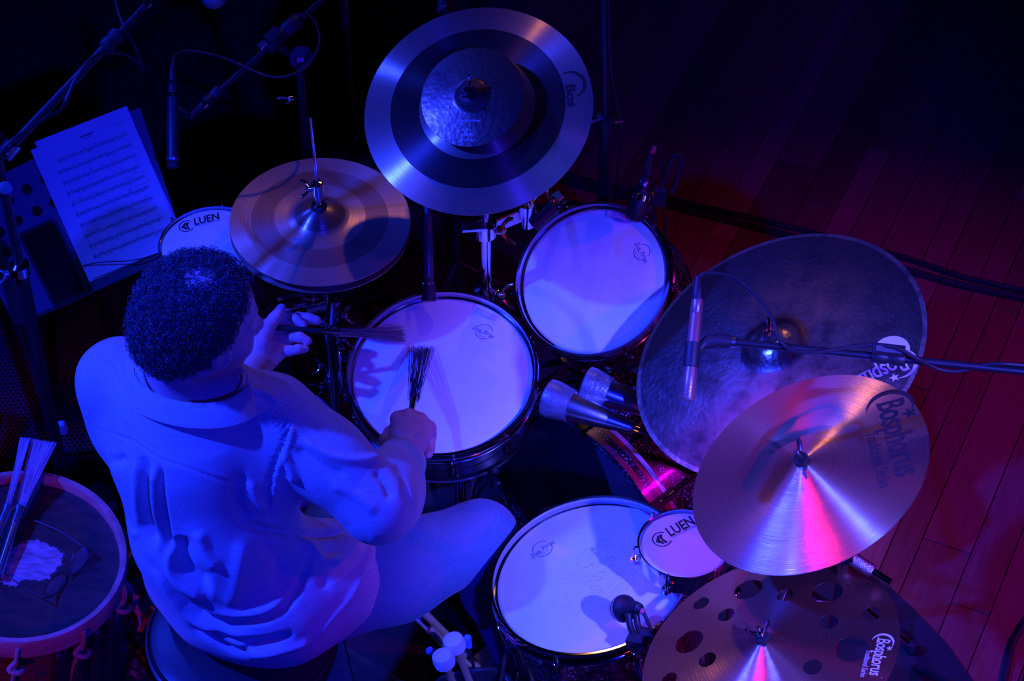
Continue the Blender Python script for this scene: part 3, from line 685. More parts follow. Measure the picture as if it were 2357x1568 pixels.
text_on(mb, 'Light', (1085, 300), (1064, 300), SP_C, SP_N, sfs, 1.0, shear=0.2)
text_on(mb, 'MADE IN TÜRKIYE', (1107, 279), (1053, 279), SP_C, SP_N, sfs, 1.0, shear=0.2)
mb.build('printed_lettering', M['ink_white'], sp)
RD_C, RD_N, RD_R = np.array((0.497, -0.157, 0.904)), unit((-0.442, -0.043, 1)), 0.285
mt = cymbal_mat('patinated_ride_bronze', [(0, (0.62, 0.43, 0.28), 0.2), (0.048, (0.22, 0.13, 0.10), 0.34), (0.276, BRZ, 0.34)], 0.02, 0.22, aniso=0.0, patch=((0.07, 0.042, 0.036), 0.12, 0.42, 0.66), metal=0.92)
rd, sfr, FmR, zr = cymbal('ride_cymbal', 'large dark patinated ride cymbal with polished rim under a boom microphone', RD_C, RD_N, RD_R, 0.055, 0.022, 0.026, mt)
bosphorus(rd, RD_C, RD_N, sfr, (2078, 822), (1925, 905), M['ink_white'], series=False)
mb = MB(); V, F = arc_poly(0, 0, 0.034, 0.034, 10, 200, 30); P0 = on_plane(2055, 815, RD_C, RD_N); u = unit(on_plane(2085, 815, RD_C, RD_N)-P0)
flat_patch(mb, V, F, P0, u, np.cross(RD_N, u), sfr); mb.build('printed_moon', M['ink_white'], rd)
BO_C, BO_N, BO_R = np.array((0.511, -0.551, 1.028)), unit((-0.469, 0.03, 1)), 0.2159
mt = cymbal_mat('lathed_crash_bronze', [(0, (0.68, 0.42, 0.29), 0.165)], 0.22, 0.0, aniso=1.0, metal=0.96)
bo, sfb, FmBo, zb = cymbal('crash_cymbal', 'plain lathed crash cymbal with black maker\'s lettering over the small drum', BO_C, BO_N, BO_R, 0.075, 0.011, 0.022, mt)
bosphorus(bo, BO_C, BO_N, sfb, (2022, 938), (2068, 1106), M['ink_black'])
HO_C, HO_N, HO_R = np.array((0.441, -0.789, 0.828)), unit((-0.367, 0.145, 1)), 0.229
mt = cymbal_mat('bright_effects_bronze', [(0, (0.70, 0.40, 0.27), 0.155)], 0.2, 0.0, aniso=1.0, metal=0.96)
FmH = frame(HO_C, HO_N); I = FmH.inverted(); HL = []
for x, y, r in ((1588, 1481, .0265), (1723, 1360, .0265), (1905, 1367, .0275), (1962, 1497, .0285), (1613, 1387, .0155), (1675, 1423, .0160), (1812, 1378, .0160), (1910, 1440, .0165), (2005, 1411, .0165), (1632, 1528, .0160), (1540, 1564, .0150), (1874, 1545, .0160)):
    q = I @ Vector(on_plane(x, y, HO_C + HO_N*0.010, HO_N)); HL.append((q.x, q.y, r))
for x, y, r in list(HL):
    if -y < -0.06 and r > 0.02 and all(math.hypot(-x-a, -y-b_) > r+c_+0.01 for a, b_, c_ in HL): HL.append((-x, -y, r))
ho, sfh, FmH, zh = cymbal('effects_cymbal', 'bright effects crash cymbal pierced with round holes at the bottom right', HO_C, HO_N, HO_R, 0.072, 0.011, 0.028, mt, holes=HL)
bosphorus(ho, HO_C, HO_N, sfh, (2024, 1477), (2003, 1560), M['ink_white'])
HH_C, HH_N, HH_R = np.array((-0.378, 0.215, 0.886)), unit((0.024, -0.015, 1)), 0.178
mt = cymbal_mat('ringed_hihat_bronze', [(0, (0.4, 0.28, 0.2), 0.24), (0.05, (0.75, 0.5, 0.33), 0.30), (0.090, (0.42, 0.25, 0.17), 0.38), (0.135, (0.75, 0.5, 0.33), 0.30)], 0.25, 0.0, aniso=0.7, metal=0.88)
hh, sfx, FmHH, zhh = cymbal('hi_hat_top_cymbal', 'two-tone upper hi-hat cymbal with raised bell, behind the snare', HH_C, HH_N, HH_R, 0.050, 0.022, 0.016, mt, 'hi-hat pair')
hb, _, _, _ = cymbal('hi_hat_bottom_cymbal', 'dark lower hi-hat cymbal turned bell down under the upper one', HH_C - HH_N*0.020, HH_N*-1 + 1e-9, HH_R, 0.050, 0.022, 0.016, mt, 'hi-hat pair')

# hi-hat stand with pull rod and clutch
hs = thing('hi_hat_stand', 'chrome hi-hat stand with tall pull rod through the cymbals', 'stand', (HH_C[0], HH_C[1], 0))
top = at(708, 284, 1.165)
hx, hy = HH_C[0], HH_C[1]
MB().tube([(hx, hy, 0.80), (hx, hy, 1.0), (hx-0.004, hy+0.004, 1.150), (hx-0.004, hy+0.004, 1.156)], [0.0034, 0.0034, 0.0034, 0.002], 10).build('pull_rod', M['chrome'], hs)
cl = MB().lathe([(0.0036, 0.915), (0.012, 0.915), (0.013, 0.920), (0.013, 0.924), (0.0075, 0.927), (0.0075, 0.950), (0.011, 0.951), (0.011, 0.976), (0.0115, 0.978), (0.009, 0.982), (0.0036, 0.983)], Matrix.Translation((hx, hy, 0.008)), 20, True).build('clutch', M['chrome'], hs)
MB().lathe([(0.004, 0.903), (0.016, 0.904), (0.016, 0.912), (0.004, 0.913)], Matrix.Translation((hx, hy, 0.014)), 20, True).build('felt_washer', M['felt_black'], hs)
wing_nut(MB(), (hx-0.010, hy-0.002, 0.976), (-1, -0.2, 0.1), 0.9, (0.1, 0.2, 1)).build('wing_screw', M['chrome'], cl)
tripod(hs, (hx, hy), 0.60, 0.0135, 0.25, 0.24, 0.9)
MB().lathe([(0, 0.59), (0.010, 0.59), (0.010, 0.825), (0.016, 0.828), (0.016, 0.838), (0, 0.84)], Matrix.Translation((hx, hy, 0)), 18).build('upper_tube', M['chrome'], hs)
c_ = MB().lathe([(0.0135, 0.555), (0.022, 0.556), (0.022, 0.60), (0.0105, 0.603)], Matrix.Translation((hx, hy, 0)), 18, True).build('memory_lock', M['chrome'], hs)
wing_nut(MB(), (hx+0.022, hy-0.012, 0.575), (0.8, -0.6, 0.1)).build('wing_screw', M['chrome'], c_)
c_ = MB().lathe([(0.0135, 0.40), (0.020, 0.402), (0.020, 0.43), (0.0137, 0.432)], Matrix.Translation((hx, hy, 0)), 18, True).build('memory_lock', M['chrome'], hs)
wing_nut(MB(), (hx-0.02, hy-0.01, 0.415), (-0.8, -0.6, 0.1)).build('wing_screw', M['chrome'], c_)
MB().tube([(hx-0.012, hy-0.02, 0.78), (hx-0.05, hy-0.05, 0.79), (hx-0.075, hy-0.055, 0.80)], [0.004, 0.004, 0.006], 8).build('tilt_screw', M['chrome'], hs)
Fp = frame((hx-0.06, hy-0.24, CZ+0.03), (0.0, -0.12, 1), (0.25, 1, 0))
MB().box((0.27, 0.08, 0.008), Fp, 0.003).build('footboard', M['steel'], hs)

# boom and straight cymbal stands
def top_hardware(root, c, n, zf, nut='wing', tilt_down=0.05, nut_mat=None, nx=(1, 0, 0)):
    n = unit(n); b0 = np.array(c) + n*(zf(0.006))
    MB().lathe([(0.004, 0.0008), (0.013, 0.001), (0.013, 0.008), (0.004, 0.0085)], frame(b0, n), 18, True).build('felt_washer', M['felt_black'], root)
    MB().lathe([(0.004, -0.013), (0.015, -0.012), (0.015, -0.004), (0.004, -0.003)], frame(b0, n), 18, True).build('felt_washer', M['felt_black'], root)
    rod = MB().tube([b0 - n*tilt_down, b0 + n*0.03], 0.0038, 10).build('threaded_rod', M['chrome'], root)
    wing_nut(MB(), b0 + n*0.010, n, 0.95, nx).build('wing_nut', nut_mat or M['chrome'], root)
    return b0 - n*tilt_down
def tilter(root, p, q=None):
    Fm = frame(p, (0, 1, 0))
    MB().lathe([(0, -0.016), (0.014, -0.015), (0.014, 0.015), (0, 0.016)], Fm, 18).build('tilter', M['chrome'], root)
    wing_nut(MB(), np.array(p) + (0, -0.016, 0), (0, -1, 0.1), 0.9).build('tilter_wing_screw', M['chrome'], root)
# two-tone crash: pole close behind the snare
cs = thing('crash_stand', 'chrome cymbal stand carrying the two-tone crash and splash', 'stand', (0, 0, 0))
pxy = at(1116, 535, 0.85)[:2]
t0 = top_hardware(cs, CR_C, CR_N, zc, tilt_down=0.06)
MB().tube([CR_C + CR_N*zc(0.006), SP_C + SP_N*0.04], 0.0038, 10).build('stacker_rod', M['chrome'], cs)
mb = MB(); b0 = SP_C + SP_N*zs(0.006)
MB().lathe([(0.004, 0.0005), (0.012, 0.001), (0.013, 0.009), (0.011, 0.012), (0.004, 0.013)], frame(b0, SP_N), 18, True).build('felt_washer', M['felt_black'], cs)
wing_nut(MB(), b0 + SP_N*0.010, SP_N, 1.0, (0.3, 0.9, 0.3)).build('wing_nut', M['chrome'], cs)
tilter(cs, t0)
MB().tube([t0, (pxy[0], pxy[1], 0.96), (pxy[0], pxy[1], 0.85)], 0.0085, 12).build('upper_tube', M['chrome'], cs)
tripod(cs, pxy, 0.87, 0.0125, 0.27, 0.26, 0.2)
for zz in (0.865, 0.68):
    c_ = MB().lathe([(0.0128, zz-0.02), (0.024, zz-0.019), (0.024, zz+0.012), (0.0128, zz+0.016)], Matrix.Translation((*pxy, 0)), 20, True).build('memory_lock', M['chrome'], cs)
    wing_nut(MB(), (pxy[0]+0.026, pxy[1]-0.005, zz-0.004), (0.95, -0.3, 0.2), 1.25, (0.2, 0.3, 1)).build('wing_screw', M['brass'], c_)
wing_nut(MB(), at(1146, 684, 0.63), (-0.1, -0.6, 0.7), 1.9, (1, 0.25, 0)).build('wing_bolt', M['chrome'], cs)
# bracket with plates and clamps joining that pole to the rack tom
tc_ = thing('tom_clamp_arm', 'chrome clamp arm with plates and wing bolts between crash stand and rack tom', 'clamp', (0, 0, 0))
e0 = np.array((pxy[0], pxy[1], 0.855)); e1 = at(1212, 492, 0.84); e2 = np.array((FmT @ Vector((-0.045, TM_R+0.02, -0.06)))[:])
MB().box((0.12, 0.028, 0.007), axis_frame((e0+e1)/2, e1)[0] @ Matrix.Rotation(PI/2, 4, 'Y'), 0.002).build('plate', M['steel'], tc_)
MB().box((0.05, 0.026, 0.006), Matrix.Translation(Vector(e0 + (-0.02, -0.02, 0.03))) @ Matrix.Rotation(0.1, 4, 'Z'), 0.002).build('plate', M['steel'], tc_)
MB().lathe([(0, -0.03), (0.018, -0.028), (0.018, 0.03), (0, 0.032)], Matrix.Translation(Vector(e1)), 18).build('clamp_body', M['chrome'], tc_)
MB().lathe([(0, -0.03), (0.015, -0.03), (0.015, 0.03), (0, 0.03)], frame(e1 + (0.035, -0.005, 0.0), (0.6, 0.3, 0.5)), 18).build('clamp_body', M['black_steel'], tc_)
MB().tube([e1, (e1+e2)/2 + (0, 0, 0.01), e2], 0.0085, 12).build('arm', M['chrome'], tc_)
wing_nut(MB(), e1 + (0.008, -0.008, 0.032), (0.2, -0.1, 1), 1.1, (0.6, 1, 0)).build('wing_bolt', M['brass'], tc_)
wing_nut(MB(), e1 + (0.048, 0.01, 0.02), (0.4, 0.1, 0.8), 1.1, (1, -0.6, 0)).build('wing_bolt', M['brass'], tc_)
q = at(1279, 455, 0.85)
MB().box((0.030, 0.022, 0.006), frame(q, (-0.3, -0.3, 0.8), (1, 0.6, 0)), 0.002).build('latch_plate', M['brass'], tc_)
# ride stand
rs_ = thing('ride_stand', 'chrome tripod stand under the dark ride cymbal', 'stand', (0.60, -0.12, 0))
t0 = top_hardware(rs_, RD_C, RD_N, zr, nx=(0.5, 1, 0.3)); tilter(rs_, t0)
MB().tube([t0, (0.585, -0.125, 0.80), (0.60, -0.12, 0.62)], 0.0095, 12).build('upper_tube', M['chrome'], rs_)
tripod(rs_, (0.60, -0.12), 0.64, 0.0125, 0.29, 0.26, 0.0, foot_xy=tuple(at(2100, 1493, CZ+0.01)[:2]))
# plain crash boom stand
bs = thing('crash_boom_stand', 'chrome boom stand with knurled sleeve below the plain crash', 'stand', (0.62, -0.66, 0))
t0 = top_hardware(bs, BO_C, BO_N, zb, nx=(0.3, 1, 0.2), tilt_down=0.07, nut_mat=M['black_steel'])
e_tip = at(2050, 1343, 0.90); e_mid = at(1958, 1284, 0.915)
tilter(bs, t0)
MB().tube([t0, e_mid, e_tip], 0.0075, 12).build('boom_arm', M['chrome'], bs)
q = e_mid + (e_tip-e_mid)*0.55
MB().tube([e_mid - (e_tip-e_mid)*0.1, q], 0.0125, 16).build('knurled_sleeve', mat('knurled_chrome', (0.7, 0.7, 0.74), 0.25, 1.0, bump=(420, 1.0, O1)), bs)
pm = e_mid + (t0-e_mid)*0.12
MB().lathe([(0, -0.022), (0.019, -0.02), (0.019, 0.02), (0, 0.022)], frame(pm, (0.4, 0.9, 0)), 18).build('boom_clamp', M['chrome'], bs)
tripod(bs, tuple(pm[:2]), pm[2]-0.01, 0.0125, 0.27, 0.28, 0.35)
# effects cymbal stand
es = thing('effects_cymbal_stand', 'chrome straight stand under the pierced effects cymbal', 'stand', (0.46, -0.80, 0))
t0 = top_hardware(es, HO_C, HO_N, zh, nx=(1, 0.2, 0)); tilter(es, t0)
MB().tube([t0, (t0[0]+0.01, t0[1], 0.70), (t0[0]+0.01, t0[1], 0.5)], 0.0095, 12).build('upper_tube', M['chrome'], es)
tripod(es, (t0[0]+0.01, t0[1]), 0.55, 0.0125, 0.25, 0.26, 1.0)

# two taped conical bells above the bass drum
def bell(label, a, b_, r0, r1):
    a = np.array(a); b_ = np.array(b_); Fm, L_ = axis_frame(a, b_); t = thing('cone_bell', label, 'bell', Fm, 'taped steel bells above the bass drum')
    MB().lathe([(r0, 0), (r1, L_), (r1*0.7, L_+0.004), (0, L_+0.004), (0, L_), (r1*0.6, L_-0.002), (r0-0.002, 0.0)], Fm, 36, True).build('cone', M['steel'], t)
    k = 0.26
    def rr_(q): return r0 + (r1-r0)*q
    prof = [(rr_(-0.02)*0.86, -0.010), (rr_(0)+0.0012, -0.006), (rr_(0.05)+0.0028, L_*0.05), (rr_(0.14)+0.0022, L_*0.14), (rr_(k)+0.002, L_*k), (rr_(k)+0.0002, L_*k+0.001)]
    MB().lathe([(0, -0.009)] + prof, Fm, 40).build('tape_wrap', M['tape'], t)
    MB().tube([np.array((Fm @ Vector((0, 0, L_+d)))[:]) for d in (0, 0.02, 0.16)], 0.0045, 8).build('handle_rod', M['chrome'], t)
    MB().box((0.014, 0.004, 0.02), Fm @ Matrix.Translation((0, 0, L_+0.006)), 0.001).build('clip', M['brass'], t)
bell('taped steel cone bell nearest the snare drum', at(1268, 918, 0.66), at(1455, 985, 0.665), 0.037, 0.0125)
bell('taped steel cone bell half hidden under the ride cymbal', at(1355, 888, 0.675), at(1540, 958, 0.66), 0.036, 0.0125)
bh = thing('bell_holder', 'black rod holder under the two taped bells', 'clamp', (0.33, -0.2, 0.55))
MB().tube([at(1525, 1005, 0.655), at(1540, 985, 0.62), at(1545, 960, 0.575)], 0.005, 8).build('post', M['black_steel'], bh)
MB().box((0.03, 0.03, 0.02), Matrix.Translation(Vector(at(1545, 960, 0.572))), 0.004).build('clamp', M['chrome'], bh)

# ------------------------------------------------------------------ implicit surfaces for soft bodies
class Field:
    def __init__(s, lo, hi, h):
        s.lo = np.array(lo, float); s.h = h; s.n = np.ceil((np.array(hi)-s.lo)/h).astype(int)+1
        s.D = np.full(s.n, 1.0, np.float32)
    def _win(s, lo, hi):
        a = np.clip(np.floor((np.array(lo)-s.lo)/s.h).astype(int), 0, s.n-1); b = np.clip(np.ceil((np.array(hi)-s.lo)/s.h).astype(int)+1, 1, s.n)
        ax = [(s.lo[i] + s.h*np.arange(a[i], b[i])).astype(np.float32) for i in range(3)]
        return (slice(a[0], b[0]), slice(a[1], b[1]), slice(a[2], b[2])), (ax[0][:, None, None], ax[1][None, :, None], ax[2][None, None, :])
    def _mix(s, w, d, k, sub=False):
        A = s.D[w]
        if sub:
            if k > 0:
                h = np.clip(0.5 - 0.5*(A + d)/k, 0, 1); s.D[w] = A*(1-h) + (-d)*h + k*h*(1-h)
            else: s.D[w] = np.maximum(A, -d)
        elif k > 0:
            h = np.clip(0.5 + 0.5*(A - d)/k, 0, 1); s.D[w] = A*(1-h) + d*h - k*h*(1-h)
        else: s.D[w] = np.minimum(A, d)
    def cap(s, a, b, ra, rb=None, k=0.01, sub=False, flat=None):
        rb = ra if rb is None else rb; a = np.array(a, float); b = np.array(b, float); pad = max(ra, rb) + max(k, 0.01) + 2*s.h
        w, (X, Y, Z) = s._win(np.minimum(a, b)-pad, np.maximum(a, b)+pad)
        d = b - a; L2 = max(float(d @ d), 1e-12)
        t = np.clip(((X-a[0])*d[0] + (Y-a[1])*d[1] + (Z-a[2])*d[2])/L2, 0, 1)
        qx, qy, qz = X-a[0]-t*d[0], Y-a[1]-t*d[1], Z-a[2]-t*d[2]
        if flat is not None:            # squash along one direction
            n, f = unit(flat[0]), flat[1]; e = qx*n[0]+qy*n[1]+qz*n[2]; g = (1/f-1)*e
            qx, qy, qz = qx+g*n[0], qy+g*n[1], qz+g*n[2]
        s._mix(w, np.sqrt(qx*qx+qy*qy+qz*qz) - (ra + (rb-ra)*t), k, sub)
        return s
    def ell(s, c, r, Rm=None, k=0.01, sub=False):
        c = np.array(c, float); r = np.array(r, float); pad = r.max() + max(k, 0.01) + 2*s.h
        w, (X, Y, Z) = s._win(c-pad, c+pad); x, y, z = X-c[0], Y-c[1], Z-c[2]
        if Rm is not None:
            q = [Rm[0, i]*x + Rm[1, i]*y + Rm[2, i]*z for i in range(3)]
        else: q = [x, y, z]
        k0 = np.sqrt((q[0]/r[0])**2 + (q[1]/r[1])**2 + (q[2]/r[2])**2); k1 = np.sqrt((q[0]/r[0]**2)**2 + (q[1]/r[1]**2)**2 + (q[2]/r[2]**2)**2) + 1e-9
        s._mix(w, k0*(k0-1)/k1, k, sub); return s
    def chain(s, pts, rs, k=0.01, **kw):
        for i in range(len(pts)-1): s.cap(pts[i], pts[i+1], rs[i], rs[i+1], k, **kw)
        return s
    def mesh(s):
        D = s.D; ins = D < 0
        c = ins[:-1, :-1, :-1].astype(np.int8)
        for dx, dy, dz in ((1,0,0), (0,1,0), (0,0,1), (1,1,0), (1,0,1), (0,1,1), (1,1,1)):
            c = c + ins[dx:s.n[0]-1+dx, dy:s.n[1]-1+dy, dz:s.n[2]-1+dz]
        I = np.argwhere((c > 0) & (c < 8)); idx = np.full(c.shape, -1, np.int32); idx[tuple(I.T)] = np.arange(len(I))
        off = np.array([(i, j, k) for i in (0, 1) for j in (0, 1) for k in (0, 1)])
        val = np.stack([D[I[:, 0]+o[0], I[:, 1]+o[1], I[:, 2]+o[2]] for o in off], 1)
        acc = np.zeros((len(I), 3)); cnt = np.zeros(len(I))
        for a in range(8):
            for b in range(a+1, 8):
                if np.abs(off[a]-off[b]).sum() != 1: continue
                m_ = (val[:, a] < 0) != (val[:, b] < 0); t = val[m_, a]/(val[m_, a]-val[m_, b])
                acc[m_] += off[a] + t[:, None]*(off[b]-off[a]); cnt[m_] += 1
        V = s.lo + s.h*(I + acc/cnt[:, None])
        Fs = []
        for ax in range(3):
            sl = [slice(None)]*3; sh = [slice(None)]*3; sl[ax] = slice(0, -1); sh[ax] = slice(1, None)
            A, B = ins[tuple(sl)], ins[tuple(sh)]
            E_ = np.argwhere(A != B); u, v = [(1, 2), (2, 0), (0, 1)][ax]
            E_ = E_[(E_[:, u] > 0) & (E_[:, v] > 0) & (E_[:, u] < s.n[u]-1) & (E_[:, v] < s.n[v]-1)]
            q = []
            for du, dv in ((-1, -1), (0, -1), (0, 0), (-1, 0)):
                e = E_.copy(); e[:, u] += du; e[:, v] += dv; q.append(idx[tuple(e.T)])
            Q = np.stack(q, 1); flip = B[tuple(E_.T)]
            Q[flip] = Q[flip][:, ::-1]; Fs.append(Q[(Q >= 0).all(1)])
        return V, np.concatenate(Fs)
def vnormals(V, Q):
    fn = np.cross(V[Q[:, 2]]-V[Q[:, 0]], V[Q[:, 3]]-V[Q[:, 1]]); N_ = np.zeros_like(V)
    for k in range(4): np.add.at(N_, Q[:, k], fn)
    return N_/(np.linalg.norm(N_, axis=1, keepdims=True)+1e-12)
def relax(V, Q, it=2, lam=0.5):
    for _ in range(it):
        S = np.zeros_like(V); c = np.zeros(len(V))
        for k in range(4):
            np.add.at(S, Q[:, k], V[Q[:, (k+1) % 4]] + V[Q[:, (k+3) % 4]]); np.add.at(c, Q[:, k], 2)
        V = V + lam*(S/np.maximum(c, 1)[:, None] - V)
    return V
def soft(name, V, Q, m, parent, label=None):
    A = np.array(WM[parent.name].inverted_safe()) if parent else np.eye(4)
    V = V @ A[:3, :3].T + A[:3, 3]
    me = bpy.data.meshes.new(name); me.vertices.add(len(V)); me.vertices.foreach_set('co', V.astype(np.float32).ravel())
    me.loops.add(Q.size); me.loops.foreach_set('vertex_index', Q.astype(np.int32).ravel())
    me.polygons.add(len(Q)); me.polygons.foreach_set('loop_start', np.arange(0, Q.size, 4, dtype=np.int32))
    me.update(calc_edges=True); me.validate(); me.shade_smooth()
    o = obj(name, me, m, parent)
    if label: o['label'] = label
    return o
def seg_dist(P, path):
    """distance of pixels to a polyline and the fraction along it"""
    path = np.array(path, float); best = np.full(len(P), 1e9); frac = np.zeros(len(P)); L_ = np.linalg.norm(np.diff(path, axis=0), axis=1); tot = L_.sum(); acc = 0; side = np.zeros(len(P))
    for a, b, l in zip(path[:-1], path[1:], L_):
        d = b-a; t = np.clip(((P-a) @ d)/(d @ d), 0, 1); q = P-a-t[:, None]*d; r = np.hypot(q[:, 0], q[:, 1]); m_ = r < best
        best[m_] = r[m_]; frac[m_] = (acc+t[m_]*l)/tot; side[m_] = (d[0]*q[m_, 1]-d[1]*q[m_, 0]) > 0; acc += l
    return best, frac, side
def folds(V, N_, items):
    """press creases (depth < 0) and raise ridges (depth > 0) along lines drawn across the cloth"""
    P = pix(V); face = np.clip((-(N_ @ FWD)-0.22)*2.6, 0, 1); D = np.zeros(len(V))
    for path, w_, dep in items:
        path = [p[:2] for p in bez([(x, y, 0) for x, y in path], 20)]
        r, f, _ = seg_dist(P, path); D += dep*np.exp(-(r/w_)**2)*np.clip(np.sin(np.clip(f, 0.0, 1)*PI)*2.2+0.1, 0, 1)*face
    return V + N_*D[:, None]

# ------------------------------------------------------------------ the drummer
pelvis = np.array((-0.515, -0.455, 0.56)); abdomen = np.array((-0.545, -0.435, 0.74)); chest = np.array((-0.575, -0.375, 0.90)); nbase = np.array((-0.585, -0.335, 1.03))
shL = np.array((-0.715, -0.275, 0.965)); shR = np.array((-0.425, -0.365, 0.965))
elR = at(872, 1160, 0.84); wrR = at(938, 1035, 0.80)
elL = np.array((-0.70, -0.150, 0.76)); wrL = at(572, 856, 0.80)
hipL = np.array((-0.585, -0.41, 0.57)); hipR = np.array((-0.425, -0.505, 0.57))
knR = at(1105, 1240, 0.545); knL = at(692, 985, 0.555)
anR = np.array((0.02, -0.27, 0.12)); anL = np.array((-0.42, 0.06, 0.12))
hc = at(468, 738, 1.180); yaw, pitch, roll = math.radians(19), math.radians(11), math.radians(6)
Rh = np.array((Matrix.Rotation(yaw, 3, 'Z') @ Matrix.Rotation(pitch, 3, 'Y') @ Matrix.Rotation(roll, 3, 'X')))
def hp_(x, y, z): return hc + Rh @ np.array((x, y, z))

person = thing('person', 'drummer in a pale linen shirt and light trousers playing the snare with brushes', 'person', (pelvis[0], pelvis[1], 0))
B_ = Field((-0.86, -0.62, 0.0), (0.10, 0.18, 1.34), 0.0032)
# head
B_.ell(hp_(-0.012, 0, 0.030), (0.098, 0.079, 0.096), Rh, 0)
B_.ell(hp_(0.022, 0, -0.035), (0.070, 0.062, 0.088), Rh, 0.03)
B_.ell(hp_(0.050, 0, -0.088), (0.034, 0.036, 0.028), Rh, 0.03)
B_.cap(hp_(0.070, 0, 0.022), hp_(0.101, 0, -0.024), 0.008, 0.0125, 0.014)          # nose
for s_ in (-1, 1):
    B_.ell(hp_(0.092, s_*0.012, -0.028), (0.010, 0.009, 0.008), Rh, 0.006)
    B_.cap(hp_(0.078, s_*0.014, 0.030), hp_(0.064, s_*0.048, 0.026), 0.010, 0.008, 0.012)   # brow
    B_.ell(hp_(0.070, s_*0.032, 0.006), (0.014, 0.017, 0.011), Rh, 0.008, True)             # eye socket
    B_.ell(hp_(0.066, s_*0.032, 0.007), (0.012, 0.013, 0.012), Rh, 0.003)                    # eyeball and lids
    B_.ell(hp_(0.055, s_*0.042, -0.030), (0.026, 0.022, 0.022), Rh, 0.02)                    # cheek
    B_.ell(hp_(0.012, s_*0.082, -0.006), (0.020, 0.010, 0.034), Rh, 0.004)                  # ear
    B_.ell(hp_(0.016, s_*0.093, -0.003), (0.011, 0.006, 0.019), Rh, 0.003, True)
    B_.cap(hp_(0.006, s_*0.090, 0.022), hp_(-0.006, s_*0.093, 0.000), 0.0042, 0.0042, 0.004)
    B_.cap(hp_(-0.005, s_*0.060, -0.055), hp_(0.045, s_*0.022, -0.092), 0.018, 0.014, 0.02)  # jaw
B_.cap(hp_(0.083, -0.018, -0.058), hp_(0.083, 0.018, -0.058), 0.0065, 0.0065, 0.006)
B_.cap(hp_(0.080, -0.015, -0.069), hp_(0.080, 0.015, -0.069), 0.0068, 0.0068, 0.005)
B_.cap(hp_(0.092, -0.018, -0.0635), hp_(0.092, 0.018, -0.0635), 0.0022, 0.0022, 0.002, True)
# neck and trunk
B_.cap(hp_(-0.030, 0, -0.055), nbase + (-0.004, -0.01, 0.0), 0.058, 0.064, 0.03)
B_.cap(shL + (0, 0, -.01), nbase + (0, 0, -0.05), 0.058, 0.075, 0.04); B_.cap(shR + (0, 0, -.01), nbase + (0, 0, -0.05), 0.058, 0.075, 0.04)
B_.chain([nbase + (0, 0, -.08), chest, abdomen, pelvis], [0.10, 0.12, 0.12, 0.12], 0.04); B_.cap(hipL, hipR, 0.085, 0.085, 0.04)
for sh, el, wr in ((shR, elR, wrR), (shL, elL, wrL)):
    B_.chain([sh, el], [0.050, 0.040], 0.03); B_.chain([el, el + (wr-el)*0.35, wr], [0.040, 0.041, 0.027], 0.02)
for hip, kn, an in ((hipR, knR, anR), (hipL, knL, anL)):
    B_.chain([hip, kn], [0.085, 0.052], 0.04); B_.chain([kn, kn + (an-kn)*0.3, an], [0.050, 0.052, 0.034], 0.02)
    d = unit((*(BAX[:2] if kn is knR else (0.2, 1.0)), 0)); B_.cap(an + (0, 0, -0.05), an + d*0.15 + (0, 0, -0.075), 0.035, 0.028, 0.02)
# right hand: fist round the brush, back of the hand up
fw = unit(at(957, 935, 0.79) - wrR); sdR = unit(np.cross(fw, (0, 0, 1))); upR = np.cross(sdR, fw)
def rh(f, s, u): return wrR + fw*f + sdR*s + upR*u
B_.cap(wrR, rh(0.03, 0, 0.0), 0.026, 0.030, 0.012, flat=(upR, 0.75))
kn_ = [rh(0.082, -0.030, -0.002), rh(0.088, -0.008, 0.003), rh(0.082, 0.014, 0.0), rh(0.070, 0.033, -0.008)]
for i, K in enumerate(kn_):
    B_.cap(rh(0.02, (-0.016, -0.006, 0.006, 0.015)[i], 0), K, 0.019, 0.0145 - 0.001*i, 0.016)
    o_ = (0.0, 0.0, -0.004, -0.010)[i]
    pip = K + fw*(0.016 + o_*0.3) - upR*0.030; dip = pip - fw*0.020 - upR*0.018; tip = dip - fw*0.022 + upR*0.006
    B_.chain([K, pip, dip, tip], [0.0125, 0.0105, 0.0095, 0.0085], 0.005)
B_.chain([rh(0.012, -0.026, -0.008), rh(0.036, -0.044, -0.016), rh(0.066, -0.042, -0.026), rh(0.088, -0.030, -0.032)], [0.016, 0.0145, 0.0125, 0.0095], 0.008)
# left hand: palm open upward, fingers curled round the brush (traditional grip)
def L(x, y, z): return at(x, y, z)
B_.chain([elL + (wrL-elL)*0.6, wrL, L(592, 832, 0.802)], [0.034, 0.028, 0.027], 0.012)
B_.cap(L(590, 832, 0.802), L(632, 772, 0.792), 0.024, 0.020, 0.012); B_.cap(L(596, 843, 0.796), L(645, 806, 0.786), 0.022, 0.017, 0.012); B_.cap(L(600, 838, 0.795), L(642, 790, 0.786), 0.02, 0.017, 0.012)
B_.chain([L(583, 835, 0.808), L(597, 795, 0.822), L(612, 757, 0.832), L(634, 733, 0.836), L(648, 710, 0.836)], [0.020, 0.0205, 0.0155, 0.0125, 0.0100], 0.008)
B_.chain([L(632, 772, 0.796), L(660, 724, 0.806), L(683, 737, 0.816), L(698, 749, 0.812)], [0.014, 0.0112, 0.0104, 0.0086], 0.004)
B_.chain([L(640, 778, 0.790), L(686, 731, 0.797), L(710, 733, 0.798), L(729, 738, 0.794)], [0.014, 0.0112, 0.0108, 0.0098], 0.004)
B_.chain([L(645, 792, 0.786), L(668, 777, 0.797), L(690, 777, 0.812), L(708, 785, 0.808)], [0.014, 0.0110, 0.0108, 0.0090], 0.004)
B_.chain([L(646, 808, 0.784), L(667, 808, 0.798), L(686, 804, 0.810), L(702, 803, 0.806)], [0.013, 0.0105, 0.0098, 0.0082], 0.004)
